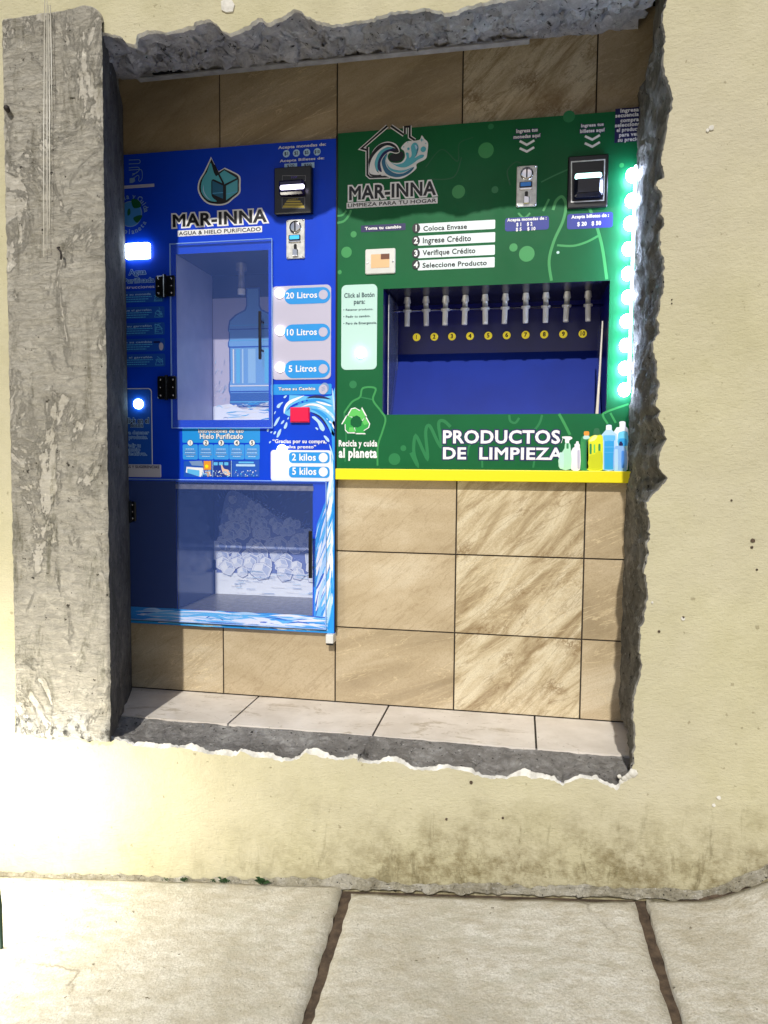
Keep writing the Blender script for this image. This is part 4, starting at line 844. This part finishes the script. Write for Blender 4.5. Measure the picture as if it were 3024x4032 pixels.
for q in ((BX0+.03, -.159, .296, .738), ): mb.poly([(q[0], q[2]), (q[1], q[2]), (q[1], q[3]), (q[0], q[3])], YP-.0015, fl)
mb.build('blind_panel', idr)
mb = MB(); mb.box(-.159, .33, YP-.004, YP-.001, .712, .728, GALV); mb.build('door_rail', idr)
mb = MB(); mb.box(BX0+.03, .376, YP-.008, YP-.001, .2485, .2515, DARKP); mb.build('door_gap_shade', idr)  # dark strip added for the shadow line under the ice door
bar_handle(idr, 1220, 2090, 1226, 2276, ya, .0115)
hinge(idr, 495, 1975, 536, 2052, ya)
mb = MB(); l, r = P(1285, 2531, YP-.01), P(1315, 2497, YP-.01); mb.prism(rr(l, r, .003), YP-.02, .0, PLASTW, .002); mb.box(l[0]+.001, r[0]-.001, YP-.016, 0, l[1]-.006, l[1], DARKP); mb.build('foot_block', bl)

# ------------------------------------------------------------------ green cleaning-product dispenser
HS = 1.3
gr = thing('cleaning_product_dispenser', 'green self-service dispenser of cleaning products with ten taps in a dark niche', 'dispenser', (.86, .1, .75))
GX0, GX1, GZ0, GZ1 = .408, 1.40, .787, 1.849; NI = (.559, 1.252, .961, 1.3585)
mb = MB(); plate(mb, GX0, GX1, GZ0, GZ1, [NI], YP, GREEN, .40); mb.build('cabinet', gr)
mb = MB(); mb.box(.403, .4075, YP-.003, .0, .245, 1.84, DARKP); mb.build('edge_seam', gr)
mb = MB(); mb.box(.4075, 1.36, YP-.016, YP+.03, .751, .7868, mat('yellow_shelf', (240, 222, 8), .45)); mb.build('yellow_shelf', gr, .002)
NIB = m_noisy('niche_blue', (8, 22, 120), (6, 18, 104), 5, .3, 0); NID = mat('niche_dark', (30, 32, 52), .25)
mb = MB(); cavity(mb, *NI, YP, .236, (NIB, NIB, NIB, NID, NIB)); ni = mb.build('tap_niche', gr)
# trough front, lit below the shadow of the niche top
mb = MB(); pts = [(.2355, 1.19), (.10, .962)]
mb.add([(x, y_, z_) for x in (.562, 1.249) for y_, z_ in pts], [(0, 1, 3, 2)], m_noisy('trough_blue', (16, 44, 140), (14, 38, 126), 4, .3, 0)); mb.build('drip_trough', ni)
mb = MB(); mb.tube([(.562, .13, 1.318), (1.25, .13, 1.318)], .004, CHROME, 10); mb.build('tap_rail', ni)
tap0 = None
for k_, zx in enumerate((388, 482, 580, 679, 779, 880, 983, 1084, 1190, 1296)):
    px = 1300+zx*.7836; q = onY(px, 1190, .10); x = q.x
    if tap0 is None:
        tx = x; mb = MB(); mb.tube([(x, .10, 1.357), (x, .10, 1.338), (x, .10, 1.3375), (x, .10, 1.316), (x, .10, 1.3155), (x, .10, 1.309)], [.009, .012, .0085, .0085, .0145, .0145], STEEL, 14); tap0 = mb.build('tap', ni)
        mb = MB(); mb.tube([(x, .10, 1.309), (x, .10, 1.262), (x, .10, 1.2615)], [.0088, .0088, .006], PLASTW, 14); spo = mb.build('spout', tap0)
    else:
        t2 = tap0.copy(); COL.objects.link(t2); t2.location.x += x-tx; t2.rotation_euler = (random.uniform(-.05, .05), random.uniform(-.035, .035), random.uniform(-.6, .6)); s2 = spo.copy(); COL.objects.link(s2); s2.parent = t2
for k_, zx in enumerate((433, 522, 611, 702, 794, 887, 982, 1076, 1172, 1270)):
    px = 1300+zx*.7836; py = 1050+(353-18*k_/9)*.7836; c = P(px, py, .228); y = .236
    mb = MB(); mb.lathe_y(c, [(.0095, y-.006), (.0128, y-.0055), (.0135, y-.0005)], mat('number_yellow', (238, 214, 50), .4, emit=.45, ecol=(240, 215, 60)), 24); t_ = str(k_+1); hw = .0042 if k_ < 9 else .0078
    mb.digit(t_, c, .009, .0075, y-.0064, BLACK, .06); mb.build('number_button', ni)
ACS = m_acrylic('side_acrylic', (150, 160, 190), .35)
mb = MB(); xa = .566; mb.box(xa, xa+.004, .03, .20, .962, 1.35, ACS); mb.box(xa+.001, xa+.003, .028, .030, .962, 1.35, STEEL); mb.build('side_guard', ni)
mb = MB(); mb.add([(1.238, .04, .962), (1.240, .04, 1.25), (1.240, .19, 1.26), (1.238, .19, .962)], [(0, 1, 2, 3)], ACS)
mb.tube([(1.231, .04, .963), (1.236, .04, 1.10), (1.240, .04, 1.25)], [.0048, .0034, .002], mat('yellowed_edge', (222, 214, 200), .4), 8); mb.build('side_guard', ni)
# logo: house and wave
lo = art(); y = YP-D; ZD = zo(1330, 450, .27125)
W1 = .0118; B1 = .0062
def wb(pts, closed=False, wo=W1, wi=B1): lo.stroke(ZD(*pts), wo, y, WHITE, closed); lo.stroke(ZD(*pts), wi, y-D, BLACK, closed)
wb(((430, 520), (345, 500), (720, 172))); wb(((430, 480), (430, 880), (470, 915), (760, 905))); wb(((775, 172), (960, 300))); wb(((975, 172), (975, 290))); wb(((1045, 165), (1045, 330), (1120, 380)))
lo.poly(ZD((960, 172), (1060, 165), (1060, 195), (960, 200)), y-D, BLACK)
crest = smooth(ZD((470, 640), (520, 520), (620, 430), (740, 400), (850, 440), (900, 540), (850, 575), (760, 560), (725, 620), (760, 690), (850, 710), (930, 690), (975, 620), (965, 540), (920, 490), (1000, 400), (1100, 390), (1190, 370), (1220, 310), (1260, 360), (1310, 420), (1300, 560), (1275, 650), (1150, 720), (1140, 790), (1050, 870), (930, 935), (800, 935), (680, 890), (600, 880), (470, 900), (450, 780)), 5, True)
lo.poly(crest, y-1.5*D, WHITE)
def fillp(m_, k, *pts): lo.poly(smooth(ZD(*pts), 5, True), y-k*D, m_)
fillp(BLACK, 2, (450, 660), (500, 560), (600, 450), (740, 415), (840, 460), (890, 545), (830, 560), (760, 540), (660, 560), (600, 660), (570, 760), (600, 860), (640, 900), (560, 900), (470, 890), (455, 780))
fillp(pm('wave_shadow', (6, 30, 40)), 2.4, (475, 860), (480, 760), (515, 660), (525, 760), (560, 860))
fillp(WHITE, 3, (480, 870), (460, 780), (500, 640), (600, 520), (720, 455), (840, 500), (720, 480), (600, 570), (540, 700), (560, 820), (620, 880))
fillp(TEAL, 3.4, (555, 800), (545, 690), (600, 560), (700, 490), (810, 490), (700, 540), (620, 640), (585, 740), (590, 830))
fillp(NAVY, 3.8, (585, 800), (590, 680), (660, 560), (760, 510), (850, 520), (740, 550), (660, 620), (620, 720), (640, 840))
fillp(DTEAL, 4, (640, 720), (660, 640), (720, 570), (690, 660), (720, 780), (830, 860), (960, 860), (1110, 770), (1040, 860), (900, 915), (780, 905), (690, 850))
fillp(TEAL, 4.4, (690, 640), (725, 590), (700, 680), (760, 780), (880, 820), (990, 810), (1100, 770), (960, 845), (840, 845), (740, 790))
fillp(TEAL, 5, (770, 700), (850, 735), (950, 710), (1000, 640), (990, 570), (1030, 570), (1040, 640), (1075, 600), (1065, 480), (1100, 425), (1150, 430), (1175, 500), (1150, 580), (1120, 640), (1190, 600), (1250, 595), (1240, 630), (1160, 670), (1080, 730), (980, 775), (870, 765))
fillp(DTEAL, 5.2, (1130, 470), (1165, 470), (1160, 560), (1130, 620), (1150, 540)); fillp(PALE, 5.4, (1120, 450), (1160, 480), (1140, 520))
fillp(BLACK, 2.2, (745, 640), (790, 580), (880, 580), (920, 540), (960, 580), (930, 660), (850, 690), (780, 680))
for c_, r_ in (((1243, 515), .0085), ((1028, 508), .004)): lo.circle(ZD(c_)[0], r_, y-5*D, TEAL)
for (cx_, cz_), s_ in (((1220, 380), 34), ((960, 480), 16), ((1278, 430), 15), ((1018, 412), 14)): lo.poly(ZD(*[(cx_+s_*k*math.cos(i*math.pi/4), cz_+s_*k*math.sin(i*math.pi/4)) for i in range(8) for k in ((1 if i % 2 == 0 else .28),)]), y-5*D, TEAL)
outlined(lo, 'MAR-INNA', P(1375, 783), P(1717, 719), BLACK, WHITE, .13, .05, y); tagline(lo, 'LIMPIEZA PARA TU HOGAR', P(1370, 816), P(1718, 783), y)
lo.build('house_and_wave_logo', gr)
# faint green doodles
a = art(); G2 = zo(1300, 400, .7836); G3 = zo(1300, 1050, .7836); y = YP-.3*D
for f_, c_, r_, m_ in ((G2, (118, 667), 16, LGREEN), (G2, (82, 757), 28, LGREEN), (G2, (48, 857), 11, LGREEN), (G2, (921, 733), 20, LGREEN), (G2, (988, 765), 38, LGREEN), (G2, (645, 453), 33, LGREEN), (G2, (783, 245), 38, LGREEN), (G2, (1145, 758), 7, MINT), (G2, (828, 443), 17, MGREEN), (G2, (1465, 320), 11, LGREEN), (G2, (1200, 75), 28, MGREEN), (G2, (808, 125), 14, MGREEN), (G3, (115, 592), 20, MGREEN), (G3, (368, 912), 15, MGREEN), (G3, (323, 967), 31, MGREEN)):
    a.circle(f_(c_)[0], r_*.00062, y, m_)
for f_, pts, m_, w_ in ((G2, ((1112, 900), (1100, 800), (1125, 700), (1170, 600), (1185, 520), (1165, 478), (1135, 500), (1120, 545)), LGREEN, .0085), (G2, ((1390, 893), (1372, 760), (1355, 680), (1330, 600), (1300, 530)), LGREEN, .0085), (G2, ((1140, 722), (1220, 725), (1290, 705), (1352, 672)), LGREEN, .0065), (G2, ((1100, 490), (1070, 550)), LGREEN, .0065), (G2, ((1060, 405), (1130, 370), (1210, 335)), MGREEN, .004), (G2, ((945, 560), (975, 585), (1005, 560)), LGREEN, .006), (G2, ((36, 610), (70, 600), (95, 570), (105, 545)), LGREEN, .007), (G2, ((36, 575), (62, 570), (82, 548)), LGREEN, .006),
                       (G3, ((70, 735), (110, 680), (150, 655), (165, 610), (228, 612), (215, 668), (252, 722), (278, 765), (262, 830), (240, 900), (238, 1000)), LGREEN, .006), (G3, ((70, 735), (80, 850), (75, 980)), MGREEN, .005), (G3, ((150, 655), (215, 668)), MGREEN, .004),
                       (G3, ((405, 935), (440, 1000), (420, 930), (430, 850), (470, 930), (490, 960), (480, 830), (500, 800), (540, 880), (560, 900), (545, 790), (570, 775), (605, 805)), MGREEN, .010), (G3, ((900, 745), (905, 775), (930, 785), (950, 760)), MGREEN, .007), (G3, ((1150, 740), (1175, 785), (1205, 845)), LGREEN, .008), (G3, ((1065, 745), (1050, 790), (1010, 840)), MGREEN, .007), (G3, ((760, 890), (765, 1010)), MGREEN, .006), (G3, ((1030, 950), (1020, 1010)), MGREEN, .006), (G3, ((690, 950), (700, 900), (730, 880), (800, 890)), MGREEN, .006),
                       (G3, ((1395, 790), (1370, 745), (1400, 725), (1500, 690)), LGREEN, .006), (G3, ((1408, 735), (1435, 785)), LGREEN, .006)):
    a.stroke(smooth(f_(*pts), 5), w_, y, m_)
for f_, pts in ((G2, ((480, 330), (560, 240), (640, 300), (650, 210), (720, 180))), (G2, ((500, 390), (620, 380), (660, 280))), (G2, ((905, 420), (890, 350), (930, 305), (960, 310)))): a.stroke(smooth(f_(*pts), 6), .003, y, DGREEN)
a.build('doodle_print', gr)
# writing round the money slots
y = YP-D; ZE = zo(1960, 430, .3315)
for name_, lines, chev, box, amounts in (('coin_label', (('Ingresa tus', (2033, 523), (2117.5, 505)), ('monedas aquí', (2022, 546), (2128, 527))), (((260, 380), (345, 425), (435, 372)), ((260, 465), (345, 505), (432, 453))), ((1988, 912), (2162, 850)), (('Acepta monedas de :', (1997, 872.5), (2152, 853)), ('$ 1    $ 2', (2033, 891), (2096.6, 875)), ('$ 5    $ 10', (2031, 910), (2108.5, 894)))),
                               ('note_label', (('Ingresa tus', (2288, 501), (2377, 484)), ('billetes aquí', (2284, 523.5), (2381, 505))), (((1035, 322), (1122, 363), (1212, 310)), ((1033, 405), (1122, 447), (1212, 393))), ((2232, 904), (2414, 834)), (('Acepta billetes de :', (2250, 861), (2397.6, 841)), ('$ 20   $ 50', (2272.6, 890), (2366.8, 871))))):
    a = art()
    for t_, l, r in lines: outlined(a, t_, P(*l), P(*r), WHITE, NAVY, .22, .06, y)
    for pts in chev: a.stroke(ZE(*pts), .0068, y-D, WHITE)
    a.build(name_, gr); a = art(); l, r = P(*box[0]), P(*box[1]); a.poly(rr(l, r, .008), y, ROYAL)
    for t_, l, r in amounts: a.text(t_, P(*l), P(*r), y-D, WHITE, .06, 1.15)
    a.build('amount_label', gr)
a = art(); l, r = P(2419, 563), P(2560, 418); a.poly([l, (r[0], l[1]), r, (l[0], r[1])], y, NAVY)
for t_, xl, yy, n_ in (('Ingresa', 1455, 42, 62), ('secuencia y', 1395, 102, 94), ('compra', 1455, 158, 62), ('seleccionar', 1390, 217, 94), ('el producto', 1410, 273, 84), ('para ver', 1440, 330, 66), ('su precio', 1425, 390, 72)):
    p0 = ZE((xl, yy))[0]; a.text(t_, p0, (p0[0]+n_*.00084, p0[1]+.0105), y-D, WHITE, .06, 1.1)
a.build('order_label', gr)
a = art(); l, r = P(1421.5, 915), P(1597, 879); a.poly([l, (r[0], l[1]), r, (l[0], r[1])], y, NAVY); a.text('Toma tu cambio', P(1437, 905), P(1580, 888), y-D, WHITE, .06); a.build('change_label', gr)
coin_acceptor(gr, .970, 1.588, 1.030, 1.708, mat('display_dim', (30, 110, 190), .3, emit=.25))
l, r = P(2232, 826), P(2396, 610); mb = MB(); mb.prism(rr(l, r, .004), YP-.010, YP, DARKP, .003); ba = mb.build('note_reader', gr); yb = YP-.010
mb = MB(); mb.stroke([P(2250, 796, yb), P(2377, 789, yb), P(2381, 629, yb), P(2250, 638, yb)], .0034, yb-.001, STEEL, closed=True); mb.build('steel_frame', ba)
mb = MB(); mb.prism(rr(P(2258, 786, yb), P(2372, 690, yb), .008), yb-.028, yb, mat('glossy_navy', (14, 18, 34), .15), .010); mb.build('note_mouth', ba)
mb = MB(); mb.prism(rr(P(2263, 709, yb-.02), P(2369, 681, yb-.02), .007), yb-.0295, yb-.004, SLOTC, .002); mb.build('slot_light', ba)
l, r = P(1439, 1082), P(1558, 978); mb = MB(); mb.prism(rr(l, r, .005), YP-.006, YP, PLASTW, .002); cu = mb.build('change_cup', gr)
l, r = P(1462, 1058), P(1535, 1001); mb = MB(); mb.poly([l, (r[0], l[1]), r, (l[0], r[1])], YP-.0066, mat('brass_cup', (226, 186, 140), .35, .3)); mb.poly([(l[0]+.032, l[1]+.026), (r[0], l[1]+.026), r, (l[0]+.032, r[1])], YP-.0072, mat('brown_hollow', (110, 62, 36), .4)); mb.build('cup_opening', cu)
for x in (l[0]-.011, r[0]+.011): screw(cu, (x, (l[1]+r[1])/2-.004), YP-.006)
a = art()
for k_, (l, r, t_, tl, trr, c) in enumerate((((1645, 917), (1950, 865), 'Coloca Envase', (1667, 908), (1839, 884), (1639, 899)), ((1645, 968), (1950, 914), 'Ingrese Crédito', (1665, 956), (1855, 929), (1638, 948)), ((1645, 1017), (1949, 964), 'Verifique Crédito', (1664, 1004), (1872, 978), (1638, 998)), ((1645, 1065), (1948, 1012), 'Seleccione Producto', (1664, 1053), (1917, 1027), (1638, 1042.6)))):
    l, r = P(*l), P(*r); a.poly(rr(l, r, .003), y, pm('step_white', (228, 242, 244))); a.text(t_, P(*tl), P(*trr), y-D, BLACK, .035); c = P(*c); a.poly(ell(c, .0125, .0145), y-2*D, BLACK); a.digit(str(k_+1), c, .007, .0095, y-3*D, WHITE, .06)
a.build('step_print', gr)
l, r = P(1343.5, 1457), P(1486, 1118); a = MB(); a.prism(rr(l, r, .016), YP-.0015, YP, MINT, .0004); pan = a.build('stop_panel', gr); y = YP-.0015-D; a = art()
for t_, l, r, b_ in (('Click al Botón', (1356, 1171.5), (1475, 1153), .03), ('para:', (1394, 1196), (1438, 1180), .03), ('• Retener producto.', (1352.5, 1224), (1470, 1214), .03), ('• Pedir tu cambio.', (1352.5, 1251), (1459, 1241), .03), ('• Paro de Emergencia.', (1352.5, 1278), (1484, 1267), .03)): a.text(t_, P(*l), P(*r), y, pm('ink', (20, 60, 70)), b_)
a.build('panel_lettering', pan); push_button(pan, 1417.5, 1388.5, .0165, BTNW)
# recycling mark and slogans
a = art(); y = YP-D; c = P(1403, 1661); R0 = .043
for k_ in range(3):
    an = math.radians(90+120*k_)
    def rot(pts): return [(c[0]+p*math.cos(an)-q*math.sin(an), c[1]+p*math.sin(an)+q*math.cos(an)) for p, q in pts]
    arrow = [(.016, .030), (.040, .016), (.043, .004), (.034, -.012), (.044, -.017), (.017, -.032), (.002, -.018), (.013, -.014), (.020, -.002), (.016, .008)]
    a.poly(rot([(p*1.08+.0, q*1.1) for p, q in arrow]), y, WHITE); a.poly(rot([(p*.98+.0012, q*.96) for p, q in arrow]), y-D, pm('arrow_green', (36, 160, 66)) if k_ else LIME); a.poly(rot([(.018, .027), (.039, .015), (.028, .004), (.018, .010)]), y-1.5*D, LIME)
a.text('Recicla y cuida', P(1334, 1755), P(1486, 1736), y-D, WHITE, .05); a.text('al planeta', P(1334, 1798), P(1485, 1769), y-D, WHITE, .06); a.build('recycling_print', gr)
a = art()
outlined(a, 'PRODUCTOS', P(1744, 1746), P(2206, 1694), WHITE, NAVY, .10, .045, y, 1.0); outlined(a, 'DE  LIMPIEZA', P(1744, 1806), P(2217, 1765), WHITE, NAVY, .10, .045, y, 1.1); a.build('slogan_lettering', gr)
# printed bottles
a = art(); ZF = zo(2150, 1600, .211); y = YP-2*D
def bot(k, parts):
    for i, (m_, pts) in enumerate(parts): a.poly(smooth(ZF(*pts), 2, True), y-(k*4+i)*.12*D, m_)
def bx(x0, y0, x1, y1, r=14): return ((x0+r, y0), (x1-r, y0), (x1, y0+r), (x1, y1-r), (x1-r, y1), (x0+r, y1), (x0, y1-r), (x0, y0+r))
CB = pm('pale_mint', (176, 226, 196)); GB = pm('bottle_green', (30, 136, 76)); YB = pm('lemon', (224, 228, 30)); BB = pm('aqua', (40, 160, 226)); HB = pm('periwinkle', (140, 186, 240))
bot(0, ((WHITE, ((1265, 470), (1370, 390), (1365, 300), (1400, 280), (1460, 282), (1488, 310), (1488, 380), (1530, 420), (1535, 620), (1520, 1180), (1260, 1180))), (pm('aqua_label', (110, 206, 240)), ((1370, 480), (1520, 480), (1520, 740), (1340, 740), (1340, 560))), (BB, bx(1350, 600, 1505, 740, 30)), (MINT, bx(1460, 740, 1525, 830, 20))))
bot(1, ((PALE, ((1030, 540), (1115, 440), (1125, 350), (1220, 350), (1228, 440), (1300, 510), (1320, 580), (1310, 1150), (1260, 1195), (1070, 1190), (1055, 1000), (1060, 600))), (BB, bx(1085, 645, 1268, 1180, 20)), (SKYB, bx(1070, 540, 1290, 640, 20)), (WHITE, bx(1120, 352, 1220, 440, 12)), (SKYB, bx(1090, 752, 1266, 766, 4)), (SKYB, bx(1090, 852, 1266, 862, 4))))
bot(2, ((GB, ((645, 640), (705, 550), (800, 550), (830, 600), (830, 1180), (640, 1175))), (MINT, ((690, 600), (710, 545), (790, 545), (815, 595), (740, 615))), (ORANGE, bx(706, 466, 803, 545, 16)), (LGREEN, bx(655, 660, 700, 1150, 10)), (pm('dark_green', (12, 96, 52)), bx(740, 640, 790, 1160, 14))))
bot(3, ((YB, ((775, 660), (885, 540), (1030, 535), (1062, 640), (1060, 1110), (1040, 1195), (900, 1212), (780, 1190), (762, 1110))), (pm('pale_lemon', (240, 242, 150)), ((800, 650), (890, 545), (960, 545), (900, 640))), (pm('cap_green', (30, 100, 62)), ((885, 530), (905, 415), (985, 415), (1000, 480), (1020, 530))), (GB, bx(810, 700, 850, 890, 14)), (GB, bx(975, 700, 1015, 850, 14)), (LIME, bx(890, 710, 915, 870, 10)), (pm('deep_lemon', (200, 206, 12)), ((800, 930), (900, 900), (980, 830), (1045, 880), (1035, 1170), (800, 1170)))))
bot(4, ((HB, ((1262, 800), (1330, 735), (1430, 738), (1480, 790), (1505, 900), (1500, 1200), (1400, 1216), (1270, 1205), (1252, 1130))), (PALE, bx(1275, 800, 1340, 1190, 24)), (pm('soft_blue', (70, 140, 226)), bx(1405, 830, 1460, 1150, 22)), (NAVY, bx(1360, 685, 1432, 735, 10)), (NAVY, bx(1372, 658, 1416, 690, 8))))
bot(5, ((WHITE, ((470, 830), (530, 760), (528, 710), (560, 690), (562, 655), (605, 655), (608, 690), (628, 710), (630, 770), (640, 840), (632, 1180), (470, 1178))), (LILAC, bx(585, 820, 628, 1165, 16))))
bot(6, ((CB, ((300, 850), (345, 780), (355, 690), (440, 690), (460, 800), (465, 1165), (260, 1165), (232, 1060), (232, 990))), (WHITE, ((300, 565), (450, 562), (490, 600), (430, 640), (430, 680), (355, 680), (355, 620), (320, 600), (290, 680), (280, 680), (310, 600))), (GB, bx(380, 690, 420, 790, 10)), (MINT, bx(255, 860, 330, 1150, 20))))
a.build('bottle_picture', gr)

# ------------------------------------------------------------------ led strip on the right jamb
le = thing('led_strip', 'vertical strip of ten glowing white leds down the right jamb', 'led strip', (1.31, -.03, 1.0))
mb = MB(); mb.box(1.3085, 1.316, -.052, -.036, 1.02, 1.68, mat('lit_tape', (235, 240, 255), .4, emit=2.6, ecol=(214, 224, 255))); mb.build('backing_tape', le, .002)
b0 = None
for px, py in ((2489, 690), (2486, 790), (2480, 880), (2474, 980), (2472, 1078), (2472, 1170), (2466, 1265), (2463, 1360), (2459, 1450), (2458, 1535)):
    c = onY(px, py, -.045)
    if b0 is None:
        bm = bmesh.new(); bmesh.ops.create_uvsphere(bm, u_segments=20, v_segments=12, radius=.0205); me = bpy.data.meshes.new('led_lamp'); bm.to_mesh(me); bm.free(); me.materials.append(BULB)
        for p in me.polygons: p.use_smooth = True
        b0 = bpy.data.objects.new('led_lamp', me); COL.objects.link(b0); b0.parent = le; b0.scale = (.85, .8, 1); o = b0
    else: o = b0.copy(); COL.objects.link(o)
    o.location = Vector((min(c.x, 1.303), -.045, c.z))-Vector(le.location)

# ------------------------------------------------------------------ small things
for k_, (xt, yt, xb, yb_, lab) in enumerate(((176, 0, 172, 1010, 'longest pale nylon thread hanging over the concrete column'), (185, 0, 186, 980, 'second pale thread from the left on the concrete column'), (198, 20, 204, 440, 'shortest pale thread hanging at the top of the concrete column'), (190, 20, 196, 900, 'pale thread between the short one and its left neighbour on the column'))):
    a_, b_ = onY(xt, yt, -.484), onY(xb, yb_, -.484); mb = MB(); mb.tube([a_, (a_+b_)/2+Vector((.001*(k_-1), 0, 0)), b_], .0011, STRINGM, 6)
    tag(mb.build('hanging_thread'), lab, 'thread', 'threads hanging on the column')
mb = MB(); q = [onY(x, y_, -.486) for x, y_ in ((215, 966), (226, 976), (238, 990), (241, 1006), (240, 1022))]; q[0].y = -.465
mb.tube(q, .0026, mat('rusty_wire', (38, 30, 26), .7), 8); tag(mb.build('bent_wire'), 'short bent black wire sticking out of the concrete column', 'wire')
mb = MB(); q = onY(36, 432, -.468); mb.tube([(q.x-.006, -.466, q.z), (q.x+.006, -.486, q.z-.004)], [.007, .008], mat('rusty_wire'), 8); tag(mb.build('nail'), 'dark nail head near the left edge of the concrete column', 'nail')
LEAF = m_noisy('weed_leaf', (52, 84, 44), (34, 62, 34), 30, .6, 0)
def weed(px, py, n, h, lab):
    d = ray(px, py); t = (-.468-CAM.y)/d.y; q = CAM+d*t; rd = random.Random(int(px)); base = Vector((q.x, -.468, gz(q.x, -.468)+.004)); mb = MB()
    for i in range(n):
        a_ = rd.uniform(0, 6.28); L = h*rd.uniform(.5, 1.1); up = rd.uniform(.5, 1); dr = Vector((math.cos(a_)*.8, -abs(math.sin(a_))*.7, up)).normalized(); sd = dr.cross(Vector((0, 1, .3))).normalized()*L*.22
        b_ = base+Vector((rd.uniform(-.01, .01), rd.uniform(-.008, .004), 0)); mid = b_+dr*L*.55+Vector((0, 0, .002)); tip = b_+dr*L-Vector((0, 0, L*.2))
        mb.add([b_-sd*.2, b_+sd*.2, mid+sd, tip, mid-sd], [(0, 1, 2, 4), (4, 2, 3)], LEAF)
    tag(mb.build('weed'), lab, 'weed', 'weeds at the foot of the wall')
weed(1035, 3435, 26, .028, 'largest green weed tuft at the foot of the cream wall'); weed(885, 3432, 16, .022, 'green weed tuft just left of the largest one at the wall foot'); weed(840, 3420, 10, .016, 'tiny weed sprout in the middle of the row of weeds'); weed(725, 3370, 12, .02, 'small green weed second from the left along the wall foot'); weed(655, 3490, 8, .014, 'leftmost small green weed along the foot of the cream wall')
mb = MB(); d = ray(5, 3735); t = 1.0
for _ in range(40):
    q = CAM+d*t; t += (q.z-gz(q.x, q.y))/-d.z*.9
mb.tube([(q.x, q.y, q.z-.02), (q.x-.001, q.y, q.z+.11), (q.x-.002, q.y, q.z+.16)], [.005, .006, .003], mat('dark_green_paint', (22, 52, 34), .5), 10); tag(mb.build('stake'), 'thin dark green stake standing at the left end of the pavement', 'stake')
